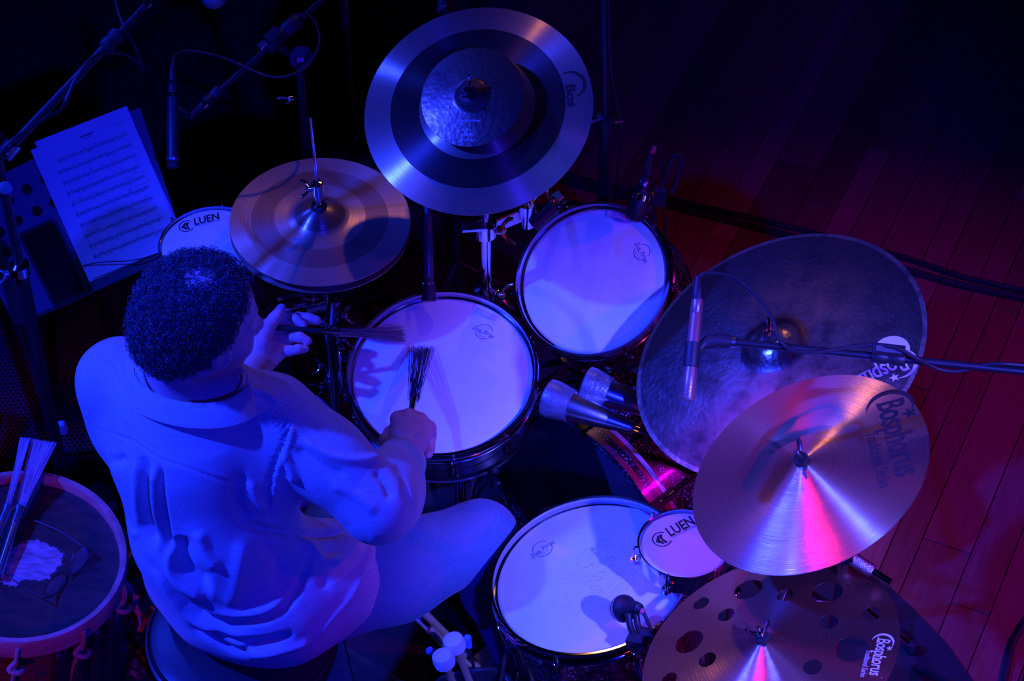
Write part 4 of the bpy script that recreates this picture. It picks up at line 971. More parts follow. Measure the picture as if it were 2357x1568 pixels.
V, Q = B_.mesh(); del B_.D
V = relax(V, Q, 2, 0.4)
body = soft('body', V, Q, M['skin'], person, 'warm skin of face, neck and hands')

# trousers
T_ = Field((-0.75, -0.66, 0.05), (0.12, 0.16, 0.75), 0.005)
T_.cap(hipL + (0, 0.01, 0.01), hipR + (0, 0.015, 0.01), 0.108, 0.108, 0.04); T_.cap(pelvis + (0, 0.02, 0.02), pelvis + (0, 0.02, 0.1), 0.115, 0.12, 0.04)
T_.chain([hipR + (0.01, 0.02, 0.01), hipR + (knR-hipR)*0.55, knR], [0.104, 0.095, 0.070], 0.03); T_.chain([knR, knR + (anR-knR)*0.4, anR], [0.070, 0.072, 0.062], 0.03)
T_.chain([hipL, hipL + (knL-hipL)*0.55, knL], [0.105, 0.096, 0.064], 0.03); T_.chain([knL, knL + (anL-knL)*0.4, anL], [0.064, 0.068, 0.060], 0.03)
V, Q = T_.mesh(); V = relax(V, Q, 3); N_ = vnormals(V, Q)
V = folds(V, N_, [([(745, 1300), (850, 1290), (930, 1270)], 14, 0.004), ([(930, 1210), (965, 1240), (985, 1270)], 8, -0.005), ([(780, 1380), (900, 1330), (1000, 1290)], 20, -0.004),
                  ([(1060, 1240), (1090, 1230), (1130, 1225)], 9, -0.004), ([(990, 1330), (1040, 1300), (1090, 1290)], 10, -0.004), ([(670, 1000), (690, 985), (720, 990)], 9, -0.003), ([(700, 1050), (715, 1020), (735, 1010)], 8, -0.003)])
trousers = soft('trousers', V, Q, M['denim'], person, 'light blue-grey trousers')

ccen = at(440, 872, 1.052); cx_ = unit(shR - shL); cz_ = unit((0.03, 0.30, 1)); cy_ = np.cross(cz_, cx_)
# shirt, loose and untucked
S_ = Field((-0.90, -0.70, 0.45), (-0.10, -0.02, 1.16), 0.0045)
S_.cap(shL + (0.006, -0.005, -.012), nbase + (0, -0.015, -0.045), 0.074, 0.098, 0.05); S_.cap(shR + (-.006, -0.005, -.012), nbase + (0, -0.015, -0.045), 0.074, 0.098, 0.05)
S_.chain([nbase + (0, -0.02, -.09), chest + (0, -0.012, 0), abdomen + (0.0, 0.0, 0), pelvis + (0, 0, 0.03)], [0.115, 0.140, 0.146, 0.140], 0.05)
S_.cap(shL + (0.03, -0.02, -0.09), shR + (-0.03, -0.03, -0.09), 0.095, 0.095, 0.05)
S_.cap(hipL + (0.01, 0.01, 0.03), hipR + (-0.01, 0.015, 0.03), 0.122, 0.122, 0.05)
S_.cap(hipR + (-0.01, 0.015, 0.03), hipR + (0.085, 0.065, 0.02), 0.122, 0.112, 0.05)
S_.chain([shR, shR + (elR-shR)*0.5, elR], [0.074, 0.072, 0.068], 0.03); S_.chain([elR, elR + (wrR-elR)*0.40, elR + (wrR-elR)*0.60], [0.066, 0.055, 0.046], 0.03)
S_.cap(elR + (0.02, 0.03, -0.035), elR + (wrR-elR)*0.5 + (0.012, 0.0, -0.035), 0.052, 0.040, 0.03)          # cloth hanging below the forearm
S_.chain([shL, elL], [0.072, 0.060], 0.03); S_.chain([elL, elL + (wrL-elL)*0.7], [0.060, 0.050], 0.03)
# neck opening
S_.cap(ccen + (0.002, 0.004, -0.045), ccen + (0.012, 0.03, 0.20), 0.080, 0.106, 0.006, True)
V, Q = S_.mesh(); V = relax(V, Q, 3); N_ = vnormals(V, Q)
FOLD = [
 ([(212, 985), (300, 1012), (362, 1052), (430, 1075), (520, 1108), (612, 1130)], 3.2, -0.0022), ([(212, 979), (300, 1006), (362, 1046), (430, 1069), (520, 1102), (612, 1124)], 3.5, 0.0014),
 ([(328, 1050), (331, 1120), (340, 1190), (362, 1262)], 13, -0.016), ([(349, 1078), (352, 1150), (362, 1220), (372, 1275)], 10, 0.008), ([(370, 1068), (373, 1140), (381, 1210), (392, 1270)], 6, -0.010),
 ([(312, 1060), (315, 1150), (322, 1215)], 9, 0.006), ([(238, 1075), (262, 1062), (290, 1055)], 9, -0.008), ([(262, 1150), (280, 1200), (320, 1240)], 9, 0.006),
 ([(415, 1235), (418, 1280), (432, 1315), (470, 1345), (490, 1350)], 20, -0.020), ([(400, 1250), (392, 1300), (410, 1340), (470, 1380)], 12, 0.010), ([(455, 1220), (470, 1270), (500, 1310)], 14, 0.008),
 ([(340, 1290), (400, 1370), (460, 1415), (540, 1432), (610, 1425), (665, 1390), (700, 1330), (712, 1275)], 8, -0.014), ([(470, 1400), (540, 1413), (610, 1405), (655, 1375)], 10, 0.007),
 ([(350, 1310), (420, 1405), (500, 1452), (580, 1468)], 8, 0.008), ([(480, 1450), (540, 1470), (600, 1478), (665, 1462)], 8, -0.012), ([(560, 1490), (610, 1488), (660, 1468), (668, 1452)], 7, -0.010), ([(560, 1505), (620, 1505), (690, 1485), (715, 1470)], 7, 0.007), ([(440, 1440), (520, 1490), (580, 1508)], 8, -0.009),
 ([(648, 965), (662, 985), (655, 1020), (636, 1060), (622, 1110), (618, 1160), (622, 1200)], 5, -0.005), ([(656, 972), (670, 990), (663, 1022), (645, 1062), (632, 1112), (628, 1160)], 6, 0.004),
 ([(560, 1212), (620, 1222), (690, 1228), (760, 1226), (800, 1215)], 9, -0.014), ([(560, 1090), (545, 1130), (552, 1170), (575, 1200)], 12, -0.010), ([(575, 1110), (590, 1150), (610, 1180)], 9, 0.006),
 ([(560, 1245), (550, 1300), (540, 1360), (520, 1400)], 16, 0.006), ([(600, 1240), (640, 1300), (640, 1360)], 18, -0.006),
 ([(690, 1010), (760, 1050), (840, 1060), (900, 1040)], 10, 0.007), ([(680, 1030), (740, 1075), (800, 1100)], 12, -0.008), ([(650, 1040), (672, 1080), (680, 1110)], 9, 0.010),
 ([(860, 1085), (885, 1110), (900, 1150)], 10, -0.006), ([(905, 1070), (930, 1100), (938, 1150)], 9, -0.006), ([(930, 1130), (945, 1160), (935, 1185)], 7, -0.006), ([(760, 1110), (820, 1140), (870, 1180)], 14, 0.006),
 ([(860, 1230), (845, 1290), (810, 1370), (760, 1430), (720, 1480)], 5, 0.004), ([(770, 1250), (745, 1300), (750, 1360)], 12, -0.007), ([(700, 1240), (735, 1280), (790, 1290)], 10, 0.006),
 ([(560, 905), (600, 900), (640, 925)], 9, 0.004), ([(530, 900), (545, 925), (560, 935)], 6, -0.003)]
V = folds(V, N_, [(p_, w_, d_*1.3) for p_, w_, d_ in FOLD])
N_ = vnormals(V, Q); P = pix(V); face = np.clip(-(N_ @ FWD)*2, 0, 1)
r, f, _ = seg_dist(P, [(648, 965), (662, 985), (655, 1020), (636, 1060), (622, 1110), (618, 1160), (622, 1200)])          # puckers along the armhole
V = V + N_*(0.0022*np.sin(f*190)*np.exp(-((r-8)/9)**2)*face)[:, None]
r, f, _ = seg_dist(P, [(610, 945), (640, 975), (668, 995)]); V = V + N_*(0.003*np.sin(f*40)*np.exp(-(r/16)**2)*face)[:, None]
X_ = V*np.array((38, 38, 26)); wob = np.sin(X_[:, 0]+1.7*np.sin(X_[:, 2]*0.7))*np.cos(X_[:, 1]*0.9+X_[:, 2]*0.4)     # slight unevenness of worn cloth
V = V + N_*(0.0013*wob)[:, None]
shirt = soft('shirt', V, Q, M['linen'], person, 'pale washed linen shirt, untucked')
# collar: a soft standing band round the neck opening
def band(name, cfun, n, parent, m_, th=0.003):
    mb = MB(); V = []; F = []
    for i in range(n+1):
        a, b, out = cfun(i/n)
        V += [a, b, b + out*th, a + out*th]
    for i in range(n):
        for k in range(4): F.append((4*i+k, 4*i+(k+1) % 4, 4*i+4+(k+1) % 4, 4*i+4+k))
    F.append((0, 1, 2, 3)); F.append((4*n+3, 4*n+2, 4*n+1, 4*n)); mb.add(V, F); return mb.build(name, m_, parent, sharp=60)
def collar_pt(t, lift, grow):
    a = math.radians(-245) + math.radians(330)*t
    return ccen + cx_*(0.098+grow)*math.cos(a) + cy_*(0.078+grow)*math.sin(a) + cz_*lift
def cf(t):
    a = collar_pt(t, -0.045, 0.006); b = collar_pt(t, 0.006 + 0.003*math.sin(9*t), 0.002); return a, b, unit(a - ccen)
col_o = band('collar', cf, 60, shirt, M['linen'])
def cf2(t):
    b = collar_pt(t, 0.007 + 0.003*math.sin(9*t), 0.005); a = collar_pt(t, -0.030 + 0.003*math.sin(5*t), 0.030); return a, b, unit(a - ccen)
band('collar_fold', cf2, 60, col_o, M['linen'])
# rolled cuff on the right sleeve
fd = unit(wrR - elR); c0 = elR + (wrR-elR)*0.56; c1 = elR + (wrR-elR)*0.84
Fm, L_ = axis_frame(c0, c1)
MB().lathe([(0.040, 0), (0.0505, 0.001), (0.052, 0.008), (0.049, L_*0.6), (0.0455, L_-0.002), (0.043, L_), (0.041, L_-0.003), (0.040, L_*0.4)], Fm @ Matrix.Translation((0, 0, 0)), 40, True).build('cuff', M['linen'], shirt)
Fm, L_ = axis_frame(elL + (wrL-elL)*0.5, elL + (wrL-elL)*0.74)
MB().lathe([(0.040, 0), (0.050, 0.001), (0.051, 0.008), (0.046, L_-0.002), (0.041, L_)], Fm, 40, True).build('cuff', M['linen'], shirt)
# shoes
for an, kn in ((anR, knR), (anL, knL)):
    d = unit((*(BAX[:2] if kn is knR else (0.2, 1.0)), 0)); s_ = Field(an - (0.30, 0.30, 0.14), an + (0.30, 0.30, 0.06), 0.006)
    s_.cap(an + (0, 0, -0.045) - d*0.02, an + d*0.16 + (0, 0, -0.075), 0.046, 0.036, 0.02); s_.cap(an + (0, 0, -0.08) - d*0.03, an + d*0.17 + (0, 0, -0.085), 0.03, 0.03, 0.02)
    V, Q = s_.mesh(); V = relax(V, Q, 2); V[:, 2] = np.maximum(V[:, 2], CZ + 0.001 + (0.045 if kn is knR else 0)); soft('shoe', V, Q, M['leather_black'], person)

# hair: undercoat plus loose curls, thin over the crown
H_ = Field(hc - 0.16, hc + 0.16, 0.0035)
H_.ell(hp_(-0.016, 0, 0.032), (0.104, 0.087, 0.104), Rh, 0)
H_.ell(hp_(-0.062, 0, -0.022), (0.060, 0.076, 0.066), Rh, 0.02)
H_.ell(hp_(0.080, 0, 0.006), (0.082, 0.12, 0.092), Rh, 0.010, True)              # face left free
for s_ in (-1, 1): H_.ell(hp_(0.026, s_*0.104, -0.018), (0.046, 0.042, 0.054), Rh, 0.006, True)
H_.ell(hp_(0.0, 0, -0.10), (0.10, 0.12, 0.045), Rh, 0.008, True)
H_.ell(hp_(-0.046, -0.012, 0.140), (0.060, 0.048, 0.0165), Rh, 0.03, True)          # thin crown shows scalp
V, Q = H_.mesh(); V = relax(V, Q, 2); N_ = vnormals(V, Q)
Xl = (V-hc) @ Rh
bump_ = np.sin(Xl[:, 0]*330+3*np.sin(Xl[:, 1]*200))*np.sin(Xl[:, 1]*310+2*np.cos(Xl[:, 2]*240))*np.cos(Xl[:, 2]*290)
V2 = V + N_*(0.0028*bump_)[:, None]
hair = soft('hair', V2, Q, M['hair_base'], person, 'short curly dark hair, thinning at the crown')
mb = MB(); rng = random.Random(3)
pick = rng.sample(range(len(V)), min(len(V), 10500)); made = 0
for i in pick:
    p, n = V[i], N_[i]; l = Xl[i]
    crown = math.exp(-((l[0]+0.046)**2/0.0022 + (l[1]+0.012)**2/0.0018)) if l[2] > 0.06 else 0
    front = max(0, (l[0]-0.02)/0.05) if l[2] > 0.03 else 0
    if np.linalg.norm(p-hc) < 0.06 or (n @ (p-hc)) < 0.02*np.linalg.norm(p-hc): continue
    if rng.random() < crown*0.36 or rng.random() < min(0.8, front*0.5): continue
    ln_ = rng.uniform(0.016, 0.034)*(1-0.45*crown); rad = rng.uniform(0.0034, 0.0072); tw = rng.uniform(0.6, 1.3)*rng.choice((-1, 1)); ph = rng.random()*6.28
    lean = unit(n*0.55 + RNG.normal(0, 0.5, 3)); u = np.cross(lean, (0.3, 0.5, 0.8)); u = unit(u); v_ = np.cross(lean, u); pts = []
    for k in range(9):
        t = k/8; a = ph + tw*2*PI*t; rr = rad*min(1, 0.35+t*1.3); pts.append(p - n*0.003 + lean*ln_*t*(1-0.35*t) + u*rr*math.cos(a) + v_*rr*math.sin(a))
    mb.tube(pts, [0.00062]*7 + [0.0005, 0.0002], 3, False); made += 1
mb.build('curls', M['hair'], hair, stuff=True, sharp=180)

# ------------------------------------------------------------------ throne
tx, ty = -0.515, -0.475
tr = thing('drum_throne', 'round black padded drum throne under the drummer', 'stool', (tx, ty, 0))
MB().lathe([(0, 0.40), (0.165, 0.40), (0.178, 0.41), (0.182, 0.43), (0.180, 0.452), (0.172, 0.466), (0.15, 0.474), (0, 0.478)], Matrix.Translation((tx, ty, 0)), 56).build('seat', M['leather_black'], tr)
MB().lathe([(0.1805, 0.450), (0.184, 0.452), (0.184, 0.457), (0.179, 0.459)], Matrix.Translation((tx, ty, 0)), 56, True).build('piping', M['leather_black'], tr)
tripod(tr, (tx, ty), 0.40, 0.015, 0.26, 0.22, 0.5)

# ------------------------------------------------------------------ brushes in the drummer's hands
def brush(name, label, butt, ferr, tips, wire_m, n=70, rh_=0.0062, group=None, curve=0.0, handle_m=None):
    """butt, ferrule end, tips = list of corner points of the wire fan"""
    butt, ferr = np.array(butt), np.array(ferr); t = thing(name, label, 'drum brush', Matrix.Translation(Vector(ferr)), group)
    d = unit(ferr-butt); L_ = np.linalg.norm(ferr-butt); Fm = frame(butt, d, (1, 0, 0) if abs(d[0]) < .9 else (0, 1, 0))
    MB().lathe([(0, -0.004), (rh_*0.6, -0.004), (rh_, 0), (rh_, L_*0.72), (rh_*0.92, L_*0.74), (0, L_*0.74)], Fm, 16).build('handle', handle_m or M['rubber'], t)
    MB().lathe([(0, L_*0.73), (rh_*1.02, L_*0.735), (rh_*1.05, L_*0.9), (rh_*1.3, L_*0.985), (rh_*1.3, L_), (0, L_)], Fm, 16).build('ferrule', M['brass'] if handle_m is None else M['steel'], t)
    mb = MB(); rng = random.Random(n); T = [np.array(p) for p in tips]
    for i in range(n):
        u = (i + rng.random())/n; e = T[0] + (T[1]-T[0])*u + RNG.normal(0, 0.0022 if handle_m is None else 0.0007, 3)*(1, 1, .5); e = e + (e-ferr)*(rng.uniform(-0.06, 0.01) if handle_m is None else rng.uniform(-0.025, 0.005))
        s = ferr + (T[1]-T[0])*(u-0.5)*0.28 + RNG.normal(0, rh_*(0.5 if handle_m is None else 0.15), 3); mid = (s+e)/2 + np.array((0, 0, curve)) + (e-s)*0.02
        mb.tube([s - d*0.006, s*0.7+e*0.3 + (0, 0, curve*0.8), mid, e], [0.0005, 0.0005, 0.00045, 0.0004], 3, False)
    mb.build('wires', wire_m, t, stuff=True, sharp=180); return t
hb0 = rh(0.030, -0.004, -0.044); tip_m = on_plane(968, 790, SN_C, SN_N); fer = hb0 + (tip_m - hb0)*0.46 + np.array((0, 0, 0.010))
brush('wire_brush', 'wire brush gripped in the drummer\'s right fist, fanned on the snare', rh(-0.02, -0.012, -0.050), fer, [on_plane(940, 792, SN_C, SN_N) + (0, 0, -0.008), on_plane(1000, 788, SN_C, SN_N) + (0, 0, -0.008)], mat('dark_brush_wire', (0.10, 0.10, 0.12), 0.4, 0.5), 90, group='brushes in the hands')
brush('wire_brush', 'wire brush held in the drummer\'s left hand, reaching over the snare edge', at(632, 754, 0.828), at(780, 766, 0.792), [at(930, 752, 0.706), at(936, 790, 0.695)], M['wire'], 70, 0.0055, group='brushes in the hands')

# ------------------------------------------------------------------ microphones, stands and cables
def cable(label, pts, r=0.0032, m_='cable', n=60, group='black cables'):
    mb = MB().tube(bez(pts, n), r, 8); o = mb.build('cable', M[m_]); return tag(o, label, 'cable', group)
def xlr(root, a, b_, r=0.0085):
    mb = MB(); cyl(mb, a, b_, [(0, r), (0.45, r), (0.5, r*0.85), (0.9, r*0.6), (1, r*0.45)]); return mb.build('connector', M['black_plastic'], root)
def clutch(root, a, b_, r, nm_='clutch'):
    mb = MB(); cyl(mb, a, b_, [(0, r*0.8), (0.06, r), (0.4, r), (0.45, r*0.85), (0.55, r*0.85), (0.6, r), (0.94, r), (1, r*0.8)], 20); return mb.build(nm_, M['black_plastic'], root)
# overhead microphone above the hi-hat
def a1(x, y, z): return at(x, y, z-0.27)
m1 = thing('overhead_microphone', 'black pencil microphone hanging between the music sheets and the hi-hat', 'microphone', Matrix.Translation(Vector(a1(398, 300, 1.28))))
a, b_ = a1(398, 208, 1.325), a1(399, 388, 1.215); mb = MB(); cyl(mb, a, b_, [(0, 0.009), (0.02, 0.0105), (0.09, 0.0105), (0.1, 0.0125), (0.84, 0.0125), (0.85, 0.0132), (0.9, 0.0132), (0.91, 0.0122), (0.98, 0.012), (1, 0.009)], 24); mb.build('body', M['black_plastic'], m1)
d = unit(b_-a)
MB().lathe([(0.0107, 0), (0.0112, 0.0005), (0.0112, 0.008), (0.0107, 0.0085)], frame(a + d*0.004, d), 24, True).build('ring', M['chrome'], m1)
MB().lathe([(0.0131, 0), (0.0136, 0.0005), (0.0136, 0.005), (0.0131, 0.0055)], frame(a + (b_-a)*0.855, d), 24, True).build('ring', M['steel'], m1)
xlr(m1, a, a + (a-b_)*0.34, 0.0095)
s1 = thing('microphone_boom_stand', 'black boom stand with round pivot knob carrying the pencil microphone behind the hi-hat', 'stand', Matrix.Translation(Vector((*a1(690, 140, 1.28)[:2], 0))))
A0, A1 = a1(760, -16, 1.37), a1(446, 262, 1.275)
MB().tube([A0, A1 + (A0-A1)*0.04], 0.0065, 14).build('boom_arm', M['black_steel'], s1)
clutch(s1, a1(690, 42, 1.35), a1(612, 112, 1.33), 0.0165); clutch(s1, a1(505, 207, 1.292), a1(470, 240, 1.282), 0.012, 'boom_end')
MB().box((0.034, 0.022, 0.02), frame(a1(628, 82, 1.355), (0, -0.6, 0.8), A0-A1), 0.003).build('clamp_block', M['black_plastic'], s1)
MB().box((0.018, 0.014, 0.008), frame(a1(603, 104, 1.352), (0, -0.5, 0.8), A0-A1), 0.002).build('clamp_lever', M['steel'], s1)
MB().lathe([(0.0068, 0), (0.0098, 0.001), (0.0098, 0.010), (0.0068, 0.011)], frame(a1(474, 237, 1.284), unit(A1-A0)), 18, True).build('chrome_ring', M['chrome'], s1)
MB().tube([a1(470, 240, 1.283), a1(440, 268, 1.274), a1(427, 262, 1.272), a1(412, 250, 1.275)], [0.007, 0.008, 0.007, 0.006], 10).build('mic_clip', M['black_plastic'], s1)
p = a1(690, 150, 1.25)
MB().lathe([(0, -0.018), (0.024, -0.016), (0.026, 0), (0.024, 0.016), (0, 0.018)], frame(a1(690, 132, 1.29), (0.3, -0.75, 0.55)), 24).build('pivot_knob', M['black_plastic'], s1)
MB().box((0.014, 0.009, 0.002), frame(a1(691, 138, 1.318), (0.1, -0.75, 0.65)), 0.0004).build('label', mat('pink_label', (0.5, 0.08, 0.2), 0.6), s1)
MB().tube([a1(690, 140, 1.27), a1(640, 105, 1.33)], 0.009, 10).build('pivot_arm', M['black_plastic'], s1)
tripod(s1, tuple(p[:2]), 1.0, 0.0095, 0.30, 0.30, 1.1, M['black_steel'])
wing_nut(MB(), (p[0]-0.02, p[1]-0.012, 0.90), (-0.8, -0.5, 0.2), 0.9).build('wing_screw', M['steel'], s1)
cable('thin cable looping from the hi-hat overhead microphone to its boom', [a1(398, 160, 1.375), a1(402, 128, 1.38), a1(440, 117, 1.37), a1(520, 135, 1.36), a1(600, 170, 1.345), a1(650, 177, 1.34), a1(705, 155, 1.34), a1(735, 100, 1.35), a1(725, 50, 1.36), a1(700, 32, 1.365), a1(678, 38, 1.362)], 0.0028)
# overhead microphone above the ride
m2 = thing('ride_microphone', 'bronze pencil microphone pointing down over the ride cymbal', 'microphone', Matrix.Translation(Vector(at(1590, 790, 1.2))))
a, b_ = at(1606, 688, 1.235), at(1583, 922, 1.135); mb = MB(); cyl(mb, a, b_, [(0, 0.0095), (0.02, 0.0105), (0.14, 0.0105), (0.145, 0.0100), (0.155, 0.0108), (0.72, 0.0110), (0.74, 0.0118), (0.98, 0.0122), (1, 0.0105)], 24); mb.build('body', M['mic_bronze'], m2)
d = unit(b_-a)
for q in (0.85, 0.89, 0.93, 0.965): MB().lathe([(0.0119, 0), (0.0127, 0.0004), (0.0127, 0.0013), (0.0119, 0.0017)], frame(a + (b_-a)*q, d), 24, True).build('vent_ring', M['mic_bronze'], m2)
xlr(m2, a, at(1607, 635, 1.262), 0.0105)
s2 = thing('ride_microphone_boom', 'black boom arm reaching in from the right with the ride microphone', 'stand', Matrix.Translation(Vector((1.25, -0.42, 0))))
E0, E1 = at(1685, 787, 1.19), at(2480, 868, 1.20)
MB().tube([E0, E1 + (E1-E0)*0.12], 0.0068, 14).build('boom_arm', M['black_steel'], s2)
MB().lathe([(0.0070, 0), (0.0098, 0.001), (0.0098, 0.008), (0.0070, 0.009)], frame(at(1682, 787, 1.19), unit(E1-E0)), 18, True).build('chrome_ring', M['steel'], s2)
cl = MB().tube([at(1680, 787, 1.19), at(1650, 785, 1.19), at(1622, 795, 1.185)], [0.0125, 0.0125, 0.008], 14).build('clip_neck', M['black_plastic'], s2)
MB().tube([at(1640, 776, 1.192), at(1622, 790, 1.187), at(1606, 806, 1.18)], [0.008, 0.009, 0.010], 10).build('clip_arm', M['black_plastic'], s2)
mc = a + (b_-a)*0.55; MB().lathe([(0.0113, -0.022), (0.0145, -0.021), (0.0150, 0.0), (0.0145, 0.021), (0.0113, 0.022)], frame(mc, d), 24, True, 0.5, 5.8).build('mic_clip', M['black_plastic'], s2)
clutch(s2, at(2005, 818, 1.195), at(2085, 828, 1.197), 0.0125)
MB().box((0.055, 0.02, 0.022), frame(at(2045, 806, 1.212), (0, -0.6, 0.8), E1-E0), 0.005).build('clamp_block', M['black_plastic'], s2)
MB().tube([E1 + (E1-E0)*0.08, E1 + (E1-E0)*0.08 + (0, 0, -1.1)], 0.011, 14).build('pole', M['black_steel'], s2)
bx_ = E1 + (E1-E0)*0.08
for k in range(3): MB().tube([(bx_[0], bx_[1], 0.2), (bx_[0]+0.3*math.cos(k*2.1), bx_[1]+0.3*math.sin(k*2.1), 0.012)], 0.008, 8).build('leg', M['black_steel'], s2)
cable('cable curling from the ride microphone along its boom arm', [at(1607, 640, 1.26), at(1630, 628, 1.268), at(1690, 640, 1.262), at(1750, 690, 1.24), at(1780, 740, 1.225), at(1792, 778, 1.212), at(1820, 805, 1.202), at(1870, 812, 1.205), at(1930, 803, 1.212), at(1990, 795, 1.215), at(2060, 800, 1.226), at(2110, 825, 1.215), at(2160, 850, 1.19), at(2210, 855, 1.188), at(2260, 842, 1.20), at(2310, 838, 1.215), at(2400, 846, 1.21)], 0.0034, n=130)
# rack tom microphone
m3 = thing('tom_microphone', 'short fat black microphone with chrome band clipped above the rack tom', 'microphone', Matrix.Translation(Vector(at(1470, 460, 0.86))))
a, b_ = at(1488, 405, 0.915), at(1459, 508, 0.835); mb = MB(); cyl(mb, a, b_, [(0, 0.008), (0.05, 0.0105), (0.2, 0.0125), (0.32, 0.0185), (0.36, 0.0195), (0.5, 0.0205), (0.52, 0.0215), (0.8, 0.0215), (0.94, 0.019), (1, 0.011)], 28); mb.build('body', M['black_plastic'], m3)
d = unit(b_-a); MB().lathe([(0.0196, 0), (0.0212, 0.001), (0.0214, 0.013), (0.0196, 0.014)], frame(a + (b_-a)*0.36, d), 28, True).build('chrome_band', M['chrome'], m3)
MB().lathe([(0.0108, 0), (0.0118, 0.001), (0.0128, 0.009), (0.0118, 0.010)], frame(a + (b_-a)*0.10, d), 24, True).build('collar', M['steel'], m3)
xlr(m3, a, at(1501, 352, 0.945), 0.0095); c_ = at(1501, 354, 0.944); MB().tube([c_, at(1507, 338, 0.952)], 0.0048, 12).build('heat_shrink', M['sleeve_red'], m3)
cl = thing('microphone_clip', 'black rim clip with looped gooseneck beside the rack tom microphone', 'clip', Matrix.Translation(Vector(at(1520, 450, 0.84))))
MB().box((0.028, 0.022, 0.045), frame(at(1517, 452, 0.84), (0.1, 0.2, 1)), 0.005).build('clip_body', M['black_plastic'], cl)
MB().tube(bez([at(1520, 440, 0.85), at(1536, 400, 0.87), at(1548, 366, 0.885), at(1561, 358, 0.888), at(1571, 368, 0.885), at(1562, 405, 0.868), at(1546, 445, 0.845)], 30), 0.0055, 10).build('gooseneck', M['rubber'], cl)
MB().box((0.010, 0.016, 0.06), frame(at(1500, 490, 0.80), (-0.3, -0.4, 1)), 0.003).build('rim_hook', M['black_plastic'], cl)
wing_nut(MB(), at(1503, 448, 0.855), (-0.4, -0.5, 0.8), 0.6).build('wing_screw', M['brass'], cl)
cable('cable dropping from the rack tom microphone to the floor', [at(1507, 339, 0.951), at(1516, 332, 0.952), at(1522, 360, 0.92), at(1527, 420, 0.84), at(1530, 500, 0.66), at(1533, 600, 0.4), at(1560, 700, 0.012)], 0.0032)
# snare microphone
m4 = thing('snare_microphone', 'slim dark microphone aimed at the far edge of the snare', 'microphone', Matrix.Translation(Vector(at(985, 600, 0.76))))
a, b_ = at(985, 498, 0.835), at(987, 694, 0.728); mb = MB(); cyl(mb, a, b_, [(0, 0.008), (0.03, 0.0095), (0.72, 0.0105), (0.73, 0.0098), (0.76, 0.0115), (0.98, 0.0145), (1, 0.012)], 24); mb.build('body', mat('dark_grey_mic_body', (0.07, 0.07, 0.08), 0.35, 0.3), m4)
d = unit(b_-a); MB().lathe([(0.0119, 0), (0.0135, 0.0006), (0.0148, 0.0335), (0.0119, 0.034)], frame(a + (b_-a)*0.80, d), 28, True).build('grille_cap', M['black_plastic'], m4)
mb = MB(); vd = unit(CAM-b_); pl_ = b_ + (a-b_)*0.21 + vd*0.0138; ur = unit(np.cross(d, vd))*-1
flat_patch(mb, [(-0.0122, -.0016), (-0.0092, -.0016), (-0.0092, .0016), (-0.0122, .0016)], [(0, 1, 2, 3)], pl_ - vd*0.0042, ur, -d, lambda q: q); flat_patch(mb, *arc_poly(0, 0, 0.0022, 0.0006, 0, 360, 16), pl_, ur, -d, lambda q: q)
for k in range(3): flat_patch(mb, [(0.0055+k*.0018, -.0014), (0.0063+k*.0018, -.0014), (0.0063+k*.0018, .0014), (0.0055+k*.0018, .0014)], [(0, 1, 2, 3)], pl_ - vd*0.0018, ur, -d, lambda q: q)
mb.build('print_marks', M['ink_white'], m4); xlr(m4, a, a + (a-b_)*0.3, 0.009)
cable('cable running back from the snare microphone under the crash', [a + (a-b_)*0.28, at(982, 420, 0.90), at(975, 360, 0.86), at(965, 330, 0.5), at(960, 420, 0.012)], 0.0032)
# floor tom microphone on a rim clamp
m5 = thing('floor_tom_microphone', 'round dark microphone on a rim clamp over the floor tom', 'microphone', Matrix.Translation(Vector(at(1440, 1400, 0.72))))
f0, f1 = at(1428, 1402, 0.700), at(1466, 1398, 0.748); mb = MB(); cyl(mb, f0, f1, [(0, 0.018), (0.05, 0.0235), (0.12, 0.0245), (0.30, 0.0245), (0.42, 0.021), (0.55, 0.0135), (0.9, 0.012), (1, 0.010)], 32); mb.build('body', M['black_plastic'], m5)
d = unit(f1-f0); MB().lathe([(0.0243, 0), (0.0255, 0.001), (0.0255, 0.005), (0.0243, 0.006)], frame(f0 + (f1-f0)*0.14, d), 32, True).build('grille_ring', M['mesh_grey'], m5)
g1 = at(1478, 1406, 0.755); xlr(m5, f1, g1, 0.0098); MB().tube([at(1474, 1402, 0.754), at(1482, 1412, 0.752)], 0.0056, 12).build('heat_shrink', M['sleeve_red'], m5)
cl = thing('microphone_clamp', 'black rim clamp holding the floor tom microphone', 'clip', Matrix.Translation(Vector(at(1475, 1475, 0.69))))
MB().box((0.034, 0.026, 0.04), frame(at(1468, 1478, 0.69), (-0.2, 0.1, 1), (1, -0.4, 0)), 0.006).build('clamp_body', M['black_plastic'], cl)
MB().box((0.03, 0.02, 0.03), frame(at(1492, 1462, 0.705), (-0.2, 0.1, 1), (1, -0.4, 0)), 0.006).build('clamp_jaw', M['black_plastic'], cl)
for o_ in (-6, 12): MB().tube(bez([at(1452+o_, 1412, 0.735), at(1456+o_, 1440, 0.72), at(1466+o_, 1465, 0.70)], 10), 0.006, 10).build('yoke', M['black_plastic'], cl)
MB().lathe([(0, 0), (0.009, 0), (0.010, 0.012), (0, 0.014)], frame(at(1480, 1495, 0.685), (0.2, -0.8, 0.4)), 16).build('knob', M['rubber'], cl)
cable('cable hanging from the floor tom microphone behind the pierced cymbal', [at(1481, 1411, 0.752), at(1488, 1425, 0.745), at(1500, 1455, 0.72), at(1510, 1500, 0.66), at(1512, 1560, 0.5), at(1530, 1620, 0.3)], 0.0036)
